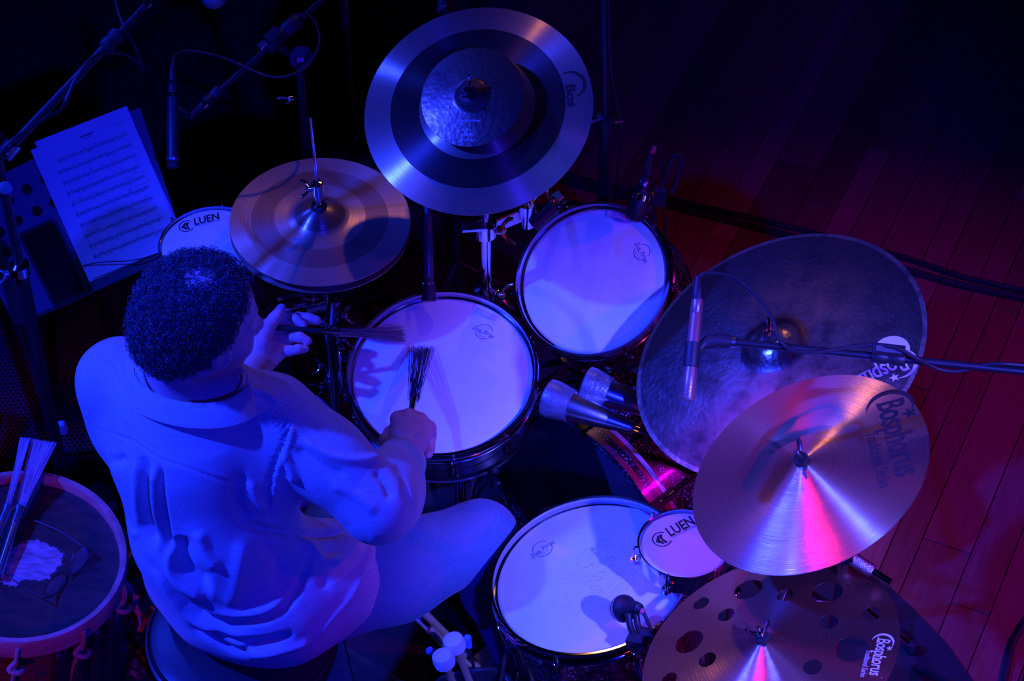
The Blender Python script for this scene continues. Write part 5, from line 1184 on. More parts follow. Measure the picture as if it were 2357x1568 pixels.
# ball microphone at the top edge
m6 = thing('vocal_microphone', 'ball-headed vocal microphone entering at the top of the picture', 'microphone', Matrix.Translation(Vector(at(492, -10, 1.3))))
q = at(492, -8, 1.30); MB().ball(q, 0.0245, 28).build('ball_grille', M['mesh_grey'], m6)
MB().lathe([(0.0205, -0.004), (0.0262, -0.003), (0.0262, 0.003), (0.0205, 0.004)], frame(q, (0, 0.8, 0.6)), 28, True).build('grille_band', M['steel'], m6)
mb = MB(); cyl(mb, q + np.array((0, 0.8, 0.6))*0.02, q + np.array((0, 0.8, 0.6))*0.16, [(0, 0.021), (0.1, 0.019), (1, 0.012)]); mb.build('handle', M['black_plastic'], m6)
s6 = thing('vocal_microphone_boom', 'black boom beyond the frame holding the vocal microphone', 'stand', Matrix.Translation((q[0]+0.2, q[1]+0.55, 0)))
MB().tube([q + np.array((0, 0.8, 0.6))*0.13, q + (0.2, 0.55, 0.1)], 0.0065, 12).build('boom_arm', M['black_steel'], s6); MB().tube([q + (0.2, 0.55, 0.1), (q[0]+0.2, q[1]+0.55, 0.012)], 0.0095, 12).build('pole', M['black_steel'], s6)
MB().lathe([(0, 0.001), (0.12, 0.001), (0.12, 0.012), (0.03, 0.02), (0, 0.02)], Matrix.Translation((q[0]+0.2, q[1]+0.55, 0)), 32).build('round_base', M['black_steel'], s6)
# boom stand at the left edge
p = at(45, 612, 0.98)
s7 = thing('microphone_boom_stand', 'black boom stand with chrome collar in front of the music stand', 'stand', Matrix.Translation((p[0], p[1], 0)))
tripod(s7, tuple(p[:2]), 0.985, 0.0135, 0.30, 0.28, 2.4, M['black_steel'])
MB().lathe([(0, 0.97), (0.0095, 0.97), (0.0095, 1.29), (0, 1.29)], Matrix.Translation((p[0], p[1], 0)), 18).build('upper_tube', M['black_steel'], s7)
c_ = MB().lathe([(0.0136, 0.960), (0.0185, 0.961), (0.0185, 0.984), (0.0098, 0.99)], Matrix.Translation((p[0], p[1], 0)), 24, True).build('chrome_collar', M['chrome'], s7)
wing_nut(MB(), (p[0]-0.02, p[1]-0.012, 0.972), (-0.9, -0.4, 0), 0.9).build('wing_screw', M['steel'], c_)
q = np.array((p[0], p[1], 1.285)); MB().box((0.03, 0.045, 0.05), frame(q, (-0.2, -0.5, 0.8)), 0.008).build('pivot', M['black_plastic'], s7)
MB().lathe([(0, 0), (0.012, 0.001), (0.012, 0.007), (0, 0.008)], frame(at(13, 433, 1.24), (0, -0.7, 0.7)), 18).build('pivot_bolt', M['steel'], s7)
J0, J1 = at(2, 362, 1.31), at(325, 22, 1.40)
MB().tube([J0, J0 + (J1-J0)*0.78], 0.0085, 14).build('boom_arm', M['black_steel'], s7); MB().tube([J0 + (J1-J0)*0.76, J1 + (J1-J0)*0.12], 0.0055, 12).build('inner_boom', M['black_steel'], s7)
clutch(s7, at(240, 112, 1.38), at(272, 76, 1.388), 0.0145); MB().box((0.03, 0.026, 0.03), frame(at(20, 345, 1.325), (0, -0.6, 0.8), J1-J0), 0.006).build('boom_clamp', M['steel'], s7)
MB().lathe([(0.0056, 0), (0.0095, 0.001), (0.0095, 0.012), (0.0056, 0.013)], frame(at(331, 15, 1.402), unit(J1-J0)), 18, True).build('chrome_ring', M['chrome'], s7)
MB().box((0.020, 0.014, 0.034), frame(at(141, 985, 0.42), (-0.1, -0.1, 1)), 0.002).build('white_tape', M['white_tag'], s7)
cable('thin cable wound along the left boom stand', [at(-15, 385, 1.30), at(15, 335, 1.345), at(60, 300, 1.35), at(100, 275, 1.345), at(140, 252, 1.33), at(150, 235, 1.36), at(175, 180, 1.385), at(205, 140, 1.395), at(240, 122, 1.37), at(290, 125, 1.30), at(330, 150, 1.1), at(400, 180, 0.8), at(520, 230, 0.3), at(600, 300, 0.012)], 0.0036, n=100)
cable('thin cable hanging across the left boom near the frame top', [at(262, -20, 1.3), at(270, 20, 1.3), at(285, 60, 1.29), at(305, 95, 1.25), at(322, 135, 1.2), at(330, 170, 1.0), at(340, 220, 0.6)], 0.0030)
# tall stand beyond the rack tom
p = at(1398, 300, 0.92)
s8 = thing('tall_microphone_stand', 'tall black stand with pale clamp plates behind the rack tom', 'stand', Matrix.Translation((p[0], p[1], 0)))
MB().tube([(p[0], p[1], 0.03), (p[0]-0.002, p[1], 0.95)], 0.0145, 16).build('pole', M['black_steel'], s8); MB().tube([(p[0]-0.002, p[1], 0.9), (p[0]-0.028, p[1]+0.01, 1.7)], 0.0105, 16).build('upper_tube', M['black_steel'], s8)
c_ = MB().lathe([(0.0150, 0.925), (0.021, 0.927), (0.021, 0.96), (0.011, 0.965)], Matrix.Translation((p[0]-0.002, p[1], 0)), 20, True).build('clamp', M['black_plastic'], s8)
MB().box((0.04, 0.004, 0.018), frame((p[0]-0.028, p[1]-0.012, 0.955), (-0.1, -0.6, 0.7), (1, 0.35, 0)), 0.001).build('clamp_plate', M['steel'], c_); MB().box((0.018, 0.004, 0.022), frame((p[0]+0.018, p[1]-0.016, 0.955), (0.3, -0.6, 0.7), (1, 0.2, 0)), 0.001).build('clamp_plate', M['steel'], c_)
for k in range(3): MB().tube([(p[0], p[1], 0.25), (p[0]+0.3*math.cos(0.5+k*2.094), p[1]+0.3*math.sin(0.5+k*2.094), 0.012)], 0.008, 8).build('leg', M['black_steel'], s8)
cable('cable clipped down the tall stand behind the rack tom', [(p[0]-0.01, p[1]-0.012, 1.3), (p[0]+0.002, p[1]-0.016, 1.1), (p[0]+0.018, p[1]-0.02, 1.0), (p[0]+0.026, p[1]-0.016, 0.92), (p[0]+0.02, p[1]-0.016, 0.7), (p[0]+0.016, p[1]-0.016, 0.4), (p[0]+0.1, p[1]-0.1, 0.012)], 0.0034)
q = at(1019, 30, 1.18)
s9 = thing('far_microphone_boom', 'black boom tip with clamp just above the two-tone crash', 'stand', Matrix.Translation((q[0], q[1]+0.5, 0)))
clutch(s9, q, at(1020, 4, 1.19), 0.0125); MB().tube([q, at(1022, -60, 1.22), at(1030, -260, 1.27)], 0.006, 12).build('boom_arm', M['black_steel'], s9)
MB().box((0.012, 0.004, 0.004), frame(at(1021, 13, 1.202), (0, -0.6, 0.8)), 0.001).build('clamp_latch', M['steel'], s9)
z9 = at(1030, -260, 1.27); MB().tube([z9, (z9[0], z9[1], 0.012)], 0.0095, 12).build('pole', M['black_steel'], s9)
for k in range(3): MB().tube([(z9[0], z9[1], 0.2), (z9[0]+0.26*math.cos(k*2.1), z9[1]+0.26*math.sin(k*2.1), 0.012)], 0.007, 8).build('leg', M['black_steel'], s9)
# cables on the floor
cable('upper of two thick black cables crossing the wooden floor at right', [at(1180, 330, 0.010), at(1330, 408, 0.007), at(1560, 462, 0.007), at(1850, 530, 0.007), at(2080, 592, 0.007), at(2230, 640, 0.007), at(2460, 690, 0.007)], 0.0065, n=60)
cable('lower of two thick black cables crossing the wooden floor at right', [at(1150, 350, 0.010), at(1330, 425, 0.007), at(1560, 478, 0.007), at(1850, 552, 0.007), at(2090, 622, 0.007), at(2230, 660, 0.007), at(2460, 706, 0.007)], 0.0085, n=60)
cable('black cable on the floor behind the hi-hat, nearest the music stand', [at(430, 190, 0.010), at(520, 250, 0.010), at(580, 310, 0.010), at(680, 380, 0.010), at(760, 470, 0.010)], 0.006)
cable('black cable running level across the floor behind the hi-hat', [at(-60, 90, 0.010), at(200, 140, 0.010), at(500, 215, 0.010), at(760, 262, 0.010), at(950, 300, 0.010), at(1180, 345, 0.010)], 0.008)
cable('black cable at the lower right edge of the wooden floor', [at(2400, 1380, 0.006), at(2352, 1445, 0.006), at(2330, 1490, 0.006), at(2312, 1568, 0.006), at(2300, 1650, 0.006)], 0.007)

# chrome clutter of clamps between hi-hat stand and snare
cc = thing('rack_clamp', 'chrome multi-clamp with wing bolts and rods beside the hi-hat stand', 'clamp', Matrix.Translation(Vector(at(770, 740, 0.70))))
MB().lathe([(0, -0.03), (0.017, -0.028), (0.017, 0.03), (0, 0.032)], frame(at(768, 712, 0.72), (0.1, 0.1, 1)), 18).build('clamp_body', M['chrome'], cc)
MB().lathe([(0, -0.035), (0.011, -0.035), (0.011, 0.035), (0, 0.035)], frame(at(745, 705, 0.72), (1, 0.2, 0.1)), 18).build('clamp_body', M['chrome'], cc)
MB().tube([at(640, 690, 0.74), at(655, 684, 0.745), at(700, 676, 0.74), at(770, 668, 0.74)], 0.004, 8).build('rod', M['chrome'], cc)
MB().tube([at(776, 760, 0.66), at(784, 840, 0.62), at(790, 900, 0.56)], [0.009, 0.009, 0.012], 12).build('arm', M['chrome'], cc)
MB().tube([at(772, 722, 0.73), at(780, 700, 0.745), at(784, 690, 0.75)], 0.0022, 6).build('spring_pin', M['brass'], cc)
for x, y, z, n_, x_ in ((789, 726, 0.73, (0.9, -0.2, 0.3), (0.2, 0.3, 1)), (795, 826, 0.64, (0.7, -0.5, 0.4), (0.3, 0.3, 1)), (790, 780, 0.68, (0.8, -0.3, 0.4), (0, 0.4, 1)), (742, 842, 0.6, (-0.8, -0.4, 0.3), (0.2, 0.3, 1)), (720, 690, 0.73, (-0.2, -0.6, 0.8), (1, 0, 0))):
    wing_nut(MB(), at(x, y, z), n_, 0.8, x_).build('wing_bolt', M['chrome'], cc)
for x, y, z in ((783, 800, 0.66), (800, 880, 0.61), (806, 905, 0.60)): MB().box((0.016, 0.014, 0.02), frame(at(x, y, z), (0.3, -0.4, 0.8), (1, 0.4, 0.1)), 0.003).build('bracket', M['chrome'], cc)
MB().box((0.016, 0.003, 0.02), frame(at(668, 712, 0.72), (0.4, -0.5, 0.7), (1, 0.3, 0)), 0.001).build('latch', M['steel'], cc)
MB().box((0.03, 0.012, 0.004), frame(at(690, 704, 0.715), (0.2, -0.5, 0.8), (1, 0.4, 0)), 0.001).build('latch', M['chrome'], cc)

# ------------------------------------------------------------------ music stand with sheets and tablet
DP = at(245, 445, 0.78); DN = unit(CAM-DP + np.array((0.1, 0.15, 0.1)))
def D_(x, y, h=0.0): return on_plane(x, y, DP + DN*h, DN)
ms = thing('music_stand', 'dark music stand with punched desk holding sheets and a tablet', 'music stand', Matrix.Translation((DP[0]-0.05, DP[1]+0.1, 0)))
def desk_frame(h=0.0):
    c = D_(205, 490, h); return frame(c, DN, D_(318, 248)-D_(-110, 455))
FD = desk_frame(); Il = FD.inverted()
def loc2(x, y): q = Il @ Vector(D_(x, y)); return (q.x, q.y)
poly = [loc2(*p_) for p_ in ((-120, 462), (322, 246), (430, 575), (38, 752))]
MB().prism(poly, -0.0022, 0.0, FD).build('desk', M['desk'], ms)
lip = [D_(38, 752), D_(430, 575)]; u = unit(lip[1]-lip[0]); v_ = np.cross(DN, u)
MB().box((np.linalg.norm(lip[1]-lip[0]), 0.002, 0.034), Matrix(frame((lip[0]+lip[1])/2 + DN*0.016, DN, u)), 0.0005).build('lip', M['desk'], ms)
MB().tube([lip[0] + DN*0.033, lip[1] + DN*0.033], 0.0022, 8).build('lip_edge', M['black_steel'], ms)
for (hx_, hy_) in ((62, 436), (105, 412), (85, 486), (125, 465), (40, 508), (18, 580), (0, 535), (135, 432), (-22, 492), (20, 462), (-5, 620), (-40, 560)):
    c = D_(hx_, hy_, 0.0004); MB().lathe([(0, 0), (0.0112, 0), (0.0112, -0.0006), (0, -0.0006)], frame(c, DN), 24).build('punched_hole', M['void'], ms)
dc = np.array((FD @ Vector((0, 0, -0.03)))[:])
MB().tube([dc + DN*0.028, dc - DN*0.03, (dc[0]-DN[0]*.03, dc[1]-DN[1]*.03, 0.45)], 0.0085, 12).build('neck', M['black_steel'], ms)
tripod(ms, (dc[0]-DN[0]*.03, dc[1]-DN[1]*.03), 0.5, 0.0115, 0.24, 0.22, 0.7, M['black_steel'])
def sheet(label, pxs, h, marks):
    P = [D_(x, y, h) for x, y in pxs]; c = sum(P)/4; Fs = frame(c, DN, P[1]-P[0]); I = Fs.inverted(); L2 = [(I @ Vector(q)) for q in P]
    w_ = np.linalg.norm(P[1]-P[0])/2; hh_ = np.linalg.norm(P[3]-P[0])/2
    t = thing('music_sheet', label, 'paper', Fs, 'music sheets on the stand')
    nx, ny = 10, 14; V = []; F = []
    for j in range(ny+1):
        for i in range(nx+1):
            x = -w_ + 2*w_*i/nx; y = -hh_ + 2*hh_*j/ny; z = 0.0012*math.sin(3.1*i/nx)*math.sin(2.2*j/ny) + (0.004*max(0, (i/nx-0.86))*max(0, 0.3-j/ny)*30)
            V.append((x, y, z))
    for j in range(ny):
        for i in range(nx): a = j*(nx+1)+i; F.append((a, a+1, a+nx+2, a+nx+1))
    MB().add(V, F, Fs).build('page', M['paper'], t)
    if marks:
        mb = MB(); rng = random.Random(11); rows_ = 10
        def put(V2, F2): mb.add([(x, y, 0.0016 + 0.0012*math.sin(3.1*(x+w_)/(2*w_))*math.sin(2.2*(y+hh_)/(2*hh_))) for x, y in V2], F2, Fs)
        def hb(x0, x1, y, th): n_ = 6; put([(x0+(x1-x0)*k/n_, y+s) for k in range(n_+1) for s in (-th/2, th/2)], [(2*k, 2*k+2, 2*k+3, 2*k+1) for k in range(n_)])
        for r_ in range(rows_):
            y0 = hh_*(0.66 - 1.48*r_/(rows_-1)*0.93); x0, x1 = -w_*0.80 + (0.01 if r_ == 0 else 0), w_*0.80
            for k in range(5): hb(x0, x1, y0 - k*0.00125, 0.00022)
            put(*stroke([(x0+0.002, y0+0.002), (x0+0.004, y0-0.003), (x0+0.0015, y0-0.0055), (x0+0.0035, y0-0.008)], 0.0012))     # clef
            x = x0 + 0.010
            while x < x1-0.004:
                yn = y0 - rng.choice((0, 1, 2, 3, 4, 5))*0.0009; up_ = rng.choice((1, -1))
                put(*arc_poly(x, yn, 0.0009, 0.0009, 0, 360, 8)); put(*stroke([(x+up_*0.0008, yn), (x+up_*0.0008, yn+up_*0.0048)], 0.0003))
                if rng.random() < 0.45 and x+0.004 < x1: put(*stroke([(x+up_*0.0008, yn+up_*0.0048), (x+0.0038, yn+up_*0.005)], 0.0007))
                if rng.random() < 0.12: put(*stroke([(x+0.0022, y0), (x+0.0022, y0-0.005)], 0.0003))
                x += rng.uniform(0.0034, 0.0064)
            for _ in range(rng.choice((1, 2, 3))):
                xx = rng.uniform(x0, x1-0.01); put(*stroke([(xx, y0+0.004), (xx+0.0012, y0+0.006), (xx+0.0024, y0+0.004)], 0.0005)); put(*stroke([(xx+0.0036, y0+0.0042), (xx+0.0062, y0+0.0046)], 0.0005))
        put(*stroke([(-0.012, hh_*0.83), (-0.004, hh_*0.835), (0.004, hh_*0.83), (0.016, hh_*0.832)], 0.0022)); put(*stroke([(-0.007, hh_*0.80), (0.011, hh_*0.80)], 0.0010)); put(*stroke([(w_*0.62, hh_*0.82), (w_*0.80, hh_*0.822)], 0.0008))
        bx0, bx1, by0, by1 = w_*0.34, w_*0.84, -hh_*0.06, hh_*0.10
        put(*stroke([(bx0, by0), (bx0, by1), (bx1, by1), (bx1, by0), (bx0+0.004, by0)], 0.0004)); put(*stroke([(-w_*0.15, -hh_*0.52), (-w_*0.15, -hh_*0.46), (w_*0.25, -hh_*0.46)], 0.0004))
        mb.build('notation', M['ink_black'], t)
    return t
sheet('white music sheet peeping out behind the front page on the stand', [(83, 342), (306, 248), (400, 562), (208, 650)], 0.0012, False)
sheet('front page of printed music on the stand', [(86, 326), (298, 243), (414, 556), (206, 646)], 0.0032, True)
MB().tube(bez([D_(190, 612, 0.004), D_(230, 604, 0.010), D_(300, 600, 0.012), D_(350, 588, 0.008), D_(410, 560, 0.004)], 16), 0.0011, 6).build('page_wire', M['black_steel'], ms)
tb = [(52, 535), (128, 500), (200, 676), (118, 712)]
P = [D_(x, y, 0.002) for x, y in tb]; c = sum(P)/4; Ft = frame(c, DN, P[1]-P[0]); w_ = np.linalg.norm(P[1]-P[0])/2+0.004; h_ = np.linalg.norm(P[3]-P[0])/2
t = thing('tablet', 'black tablet with rounded corners beside the music sheets', 'tablet', Ft)
def rrect(w_, h_, r, n=6):
    out = []
    for cx_1, cy_1, a0 in ((w_-r, h_-r, 0), (-w_+r, h_-r, 90), (-w_+r, -h_+r, 180), (w_-r, -h_+r, 270)):
        for k in range(n+1): a = math.radians(a0+90*k/n); out.append((cx_1+r*math.cos(a), cy_1+r*math.sin(a)))
    return out
MB().prism(rrect(w_, h_, 0.012), 0.0, 0.008, Ft).build('case', M['rubber'], t); MB().prism(rrect(w_-0.006, h_-0.006, 0.008), 0.008, 0.0086, Ft).build('screen', M['glass_black'], t)

# ------------------------------------------------------------------ perforated loudspeaker behind the drummer
sp_ = thing('stage_monitor', 'black stage loudspeaker with perforated steel grille at the left edge', 'loudspeaker', Matrix.Translation((-1.0, 0.1, 0)))
g0 = [at(-140, 640, 0.36), at(345, 600, 0.36), at(330, 1030, 0.30), at(-140, 1060, 0.30)]
gc = sum(g0)/4; gn = unit(np.cross(g0[1]-g0[0], g0[3]-g0[0])); gn = gn if gn[2] > 0 else -gn
FG = frame(gc, gn, g0[1]-g0[0]); gw = np.linalg.norm(g0[1]-g0[0])/2; gh = np.linalg.norm(g0[3]-g0[0])/2
mb = MB(); ptc = 0.0108; V = []; F = []; j = 0; y = -gh
while y < gh:
    x = -gw + (ptc/2 if j % 2 else 0)
    while x < gw:
        b0_ = len(V)
        for k in range(6):
            a = PI/6 + k*PI/3; V.append((x + ptc*0.577*math.cos(a), y + ptc*0.577*math.sin(a), 0))
        for k in range(6):
            a = PI/6 + k*PI/3; V.append((x + ptc*0.36*math.cos(a), y + ptc*0.36*math.sin(a), 0))
        for k in range(6):
            a = PI/6 + k*PI/3; V.append((x + ptc*0.36*math.cos(a), y + ptc*0.36*math.sin(a), -0.003))
        for k in range(6):
            l = (k+1) % 6; F.append((b0_+k, b0_+l, b0_+6+l, b0_+6+k)); F.append((b0_+6+k, b0_+6+l, b0_+12+l, b0_+12+k))
        x += ptc
    y += ptc*0.866; j += 1
mb.add(V, F, FG); g_ = mb.build('grille', M['grille'], sp_, stuff=True)
MB().box((gw*2+0.03, gh*2+0.03, 0.28), FG @ Matrix.Translation((0, 0, -0.152)), 0.01).build('cabinet', M['void'], sp_)
for sg in (-1, 1): MB().box((0.016, gh*2+0.03, 0.012), FG @ Matrix.Translation((sg*(gw+0.008), 0, 0)), 0.002).build('frame_rail', M['black_plastic'], sp_)
MB().box((0.016, gh*2, 0.006), FG @ Matrix.Translation((0.02, 0, 0.002)), 0.002).build('frame_rail', M['black_plastic'], sp_)

# ------------------------------------------------------------------ wooden drum at the lower left and the things on it
WD_C, WD_N, WD_R = np.array((-0.936, -0.363, 0.56)), unit((0.136, -0.052, 1)), 0.2
FW = frame(WD_C, WD_N)
wd = thing('wooden_drum', 'rustic wooden drum with dark hide head and leather lacing at the lower left', 'drum', Matrix.Translation((WD_C[0]-0.05, WD_C[1]+0.02, 0)))
MB().lathe([(0.182, -0.052), (0.176, -0.12), (0.170, -0.28), (0.150, -0.44), (0.14, -0.50), (0.130, -0.50), (0.16, -0.28), (0.166, -0.052)], FW, 64, True).build('shell', M['wood_shell'], wd)
MB().lathe([(0.186, -0.054), (0.196, -0.055), (0.2005, -0.050), (0.2015, -0.004), (0.1985, 0.002), (0.190, 0.003), (0.187, -0.002), (0.186, -0.02)], FW, 72, True).build('hoop', M['wood_hoop'], wd)
MB().lathe([(0, -0.022), (0.12, -0.022), (0.180, -0.024), (0.1865, -0.022), (0.1865, -0.034), (0, -0.034)], FW, 64).build('hide_head', M['hide'], wd, label='dark brown hide with a white patch')
MB().lathe([(0.1835, -0.066), (0.1875, -0.067), (0.1875, -0.073), (0.1835, -0.074)], FW, 72, True).build('flesh_ring', M['black_steel'], wd)
hsurf = plane_surf(WD_C, WD_N, -0.0212); sk_c = WD_C - WD_N*0.0215
rng = random.Random(4); pc_ = on_plane(72, 1292, sk_c, WD_N); ring = []
for k in range(260):
    a = 2*PI*k/260; rr = 0.052*(1 + 0.10*math.sin(2*a+1) + 0.06*math.sin(5*a) + 0.03*math.sin(17*a+2) + (0.14*rng.random()**2 if k % 2 else -0.05*rng.random()) + (0.3 if 3.3 < a < 4.4 else 0)); ring.append((rr*math.cos(a), rr*math.sin(a)*0.98))
mb = MB(); mb.add([hsurf(pc_)] + [hsurf(pc_ + np.array((x, y, 0))) for x, y in ring], [(0, k+1, (k+1) % 260+1) for k in range(260)]); mb.build('white_patch', M['hide_white'], wd)
for k in range(10):                                    # laced tuning thongs round the shell
    A = FW @ Matrix.Rotation(math.radians(-86 + 36*k), 4, 'Z')
    P_ = [np.array((A @ Vector(q))[:]) for q in ((0.203, 0.004, -0.012), (0.207, 0.002, -0.035), (0.205, 0, -0.062), (0.196, -0.004, -0.10), (0.186, -0.012, -0.20), (0.172, -0.02, -0.36))]
    th = MB().tube(bez(P_, 18), 0.0055, 8, flat=0.6).build('thong', M['leather'], wd)
    MB().tube(bez([P_[2] + (0.004, 0.004, 0.006), P_[2] + (-0.012, -0.012, -0.004), P_[2] + (0.006, -0.014, -0.012), P_[2] + (0.012, 0.006, -0.02), P_[2] + (-0.008, -0.004, -0.028)], 16), 0.0052, 8).build('knot', M['leather'], th)
mb = MB(); mk = FW                                     # pencilled box and letters on the shell
def on_shell(ang, z, dr=0.0): r_ = 0.1765 - (0-z-0.12)*0.04; return np.array((FW @ Vector(((r_+0.0008+dr)*math.cos(ang), (r_+0.0008+dr)*math.sin(ang), z)))[:])
for ln_ in ([(-1.30, -0.13), (-1.30, -0.20), (-1.02, -0.20), (-1.02, -0.13), (-1.30, -0.13)], [(-1.26, -0.165), (-1.255, -0.142), (-1.235, -0.158), (-1.215, -0.142), (-1.21, -0.165)], [(-1.19, -0.165), (-1.175, -0.152), (-1.16, -0.165)], [(-1.70, -0.13), (-1.70, -0.20), (-1.8, -0.19)]):
    mb.tube([on_shell(a, z) for a, z in ln_], 0.0007, 5)
mb.build('pencil_marks', M['ink_blue'], wd, stuff=True)
fl_ = Field(WD_C + (0.02, -0.32, -0.50), WD_C + (0.30, 0.10, -0.06), 0.006)       # hide flap hanging on the drum's side
for k in range(5):
    a = math.radians(-62 + 13*k); p0 = np.array((FW @ Vector((0.192*math.cos(a), 0.192*math.sin(a), -0.075)))[:]); p1 = np.array((FW @ Vector((0.185*math.cos(a), 0.185*math.sin(a), -0.30 - 0.03*k)))[:]); fl_.cap(p0, p1, 0.012, 0.02, 0.02)
V, Q = fl_.mesh(); V = relax(V, Q, 3); soft('hide_flap', V, Q, mat('glossy_dark_hide', (0.035, 0.022, 0.03), 0.35, bump=(50, 0.4, O1)), wd)
lc = [at(282, 1330, 0.47), at(300, 1355, 0.45), at(312, 1380, 0.44), at(318, 1410, 0.42), at(325, 1445, 0.40)]
cd_ = MB().tube(bez(lc, 20), 0.0035, 8).build('lace', M['leather'], wd)
for i, q in enumerate(lc[1:]):
    MB().box((0.011, 0.018, 0.004), frame(q, (0.2*(i % 2)-0.1, -0.5, 0.8), (1, 0.6*(-1)**i, 0.2)), 0.001).build('orange_tab', M['orange'], cd_)
# two brushes resting on its rim
def rest(x, y, z): return at(x, y, z)
brush('nylon_brush', 'pale nylon brush on the wooden drum, nearer the spectacles', rest(-4, 1325, 0.556), rest(46, 1168, 0.575), [rest(71, 1009, 0.615), rest(131, 1019, 0.615)], M['nylon'], 120, 0.0088, 'nylon brushes on the wooden drum', handle_m=M['steel'])
brush('nylon_brush', 'pale nylon brush on the wooden drum, at the very left edge', rest(-35, 1295, 0.570), rest(19, 1166, 0.588), [rest(46, 1007, 0.622), rest(69, 1008, 0.622)], M['nylon'], 90, 0.0088, 'nylon brushes on the wooden drum', handle_m=M['steel'])
# spectacles
gl = thing('spectacles', 'thin-framed spectacles lying on the hide of the wooden drum', 'glasses', Matrix.Translation(Vector(at(150, 1320, 0.55))))
def G(x, y, h): return on_plane(x, y, WD_C + WD_N*(-0.0205+h), WD_N)
def rimloop(pts): return bez([G(*p_) for p_ in pts] + [G(*pts[0])], 40)
l1 = [(188, 1256, .026), (203, 1270, .024), (196, 1296, .010), (176, 1318, .003), (161, 1320, .004), (163, 1298, .016), (172, 1272, .026)]
l2 = [(101, 1377, .026), (104, 1352, .024), (122, 1330, .018), (146, 1319, .008), (150, 1335, .003), (140, 1356, .003), (120, 1372, .010)]
for l_ in (l1, l2):
    rl = rimloop(l_); rm = MB().tube(rl, 0.0013, 8).build('rim', M['black_steel'], gl); c = sum(rl)/len(rl); MB().add([c] + rl[:-1], [(0, k+1, (k+1) % (len(rl)-1)+1) for k in range(len(rl)-1)]).build('lens', M['lens'], rm)
MB().tube(bez([G(163, 1312, .012), G(157, 1316, .014), G(149, 1326, .012)], 8), 0.0013, 8).build('bridge', M['black_steel'], gl)
MB().tube(bez([G(188, 1256, .026), G(140, 1225, .016), G(100, 1207, .008), G(52, 1186, .002)], 20), 0.0015, 8).build('temple', M['black_steel'], gl)
MB().tube(bez([G(101, 1377, .026), G(60, 1355, .014), G(30, 1335, .006), G(-6, 1306, .002)], 20), 0.0015, 8).build('temple', M['black_steel'], gl)
# water bottle and dark bag on the floor
bq = at(215, 1066, 0.235)
bt = thing('water_bottle', 'clear plastic bottle with blue cap standing behind the wooden drum', 'bottle', Matrix.Translation((bq[0], bq[1], 0)))
MB().lathe([(0, 0.008), (0.030, 0.008), (0.033, 0.015), (0.033, 0.06), (0.031, 0.064), (0.033, 0.068), (0.033, 0.14), (0.030, 0.16), (0.014, 0.20), (0.0135, 0.215), (0, 0.215)], Matrix.Translation((bq[0], bq[1], 0)), 28).build('body', M['pet'], bt)
MB().lathe([(0, 0.212), (0.0155, 0.212), (0.0158, 0.214), (0.0158, 0.232), (0.0145, 0.236), (0, 0.237)], Matrix.Translation((bq[0], bq[1], 0)), 28).build('cap', M['cap_blue'], bt)
MB().lathe([(0.0333, 0.07), (0.0338, 0.071), (0.0338, 0.125), (0.0333, 0.126)], Matrix.Translation((bq[0], bq[1], 0)), 28, True).build('label_band', M['cap_blue'], bt)
bc = at(335, 1500, 0.12); F_ = Field(bc - (0.16, 0.2, 0.12), bc + (0.16, 0.2, 0.2), 0.006); rng = random.Random(9)
for _ in range(16):
    q = bc + np.array((rng.uniform(-.06, .06), rng.uniform(-.09, .09), rng.uniform(-.06, .09))); e = q + np.array((rng.uniform(-.05, .05), rng.uniform(-.05, .05), rng.uniform(-.05, .05))); F_.cap(q, e, rng.uniform(.025, .045), rng.uniform(.02, .04), 0.015)
V, Q = F_.mesh(); V = relax(V, Q, 2); N_ = vnormals(V, Q); V = V + N_*(0.006*np.sin(V[:, 0]*150+2*np.sin(V[:, 2]*90))*np.sin(V[:, 1]*120+V[:, 2]*80))[:, None]; V[:, 2] = np.maximum(V[:, 2], 0.0075)
bg = thing('crumpled_bag', 'crumpled dark bag on the floor between drummer and wooden drum', 'bag', Matrix.Translation((bc[0], bc[1], 0))); soft('bag_body', V, Q, M['bag'], bg)
MB().tube(bez([at(352, 1400, 0.24), at(340, 1420, 0.22), at(330, 1440, 0.21)], 10), 0.006, 8).build('orange_cord', M['orange'], bg)
# mallets and sticks in a bag hung by the floor tom
kb = thing('stick_bag', 'dark cloth stick bag hanging beside the floor tom', 'bag', Matrix.Translation(Vector((*at(1036, 1502, 0.56)[:2], 0))))
q0 = at(1036, 1502, 0.56) + np.array((0.062, -0.015, -0.15)); F_ = Field(q0 - (0.16, 0.14, 0.30), q0 + (0.12, 0.14, 0.12), 0.006)
F_.cap(q0 + (-0.05, 0, 0.02), q0 + (-0.05, 0, -0.2), 0.055, 0.05, 0.03); F_.cap(q0 + (0.01, 0.01, 0.03), q0 + (0.01, 0, -0.2), 0.05, 0.05, 0.03); F_.cap(q0 + (-0.045, 0, 0.03), q0 + (-0.045, 0, 0.16), 0.04, 0.05, 0.01, True); F_.cap(q0 + (0.005, 0, 0.03), q0 + (0.005, 0, 0.16), 0.036, 0.05, 0.01, True)
V, Q = F_.mesh(); V = relax(V, Q, 2); soft('pouch', V, Q, M['bag'], kb); MB().tube(bez([q0 + (0.03, 0.02, 0.05), q0 + (0.05, 0.05, 0.12), np.array((FmF @ Vector((-0.10, -0.17, -0.03)))[:])], 14), 0.004, 8).build('hook_strap', M['rubber'], kb)
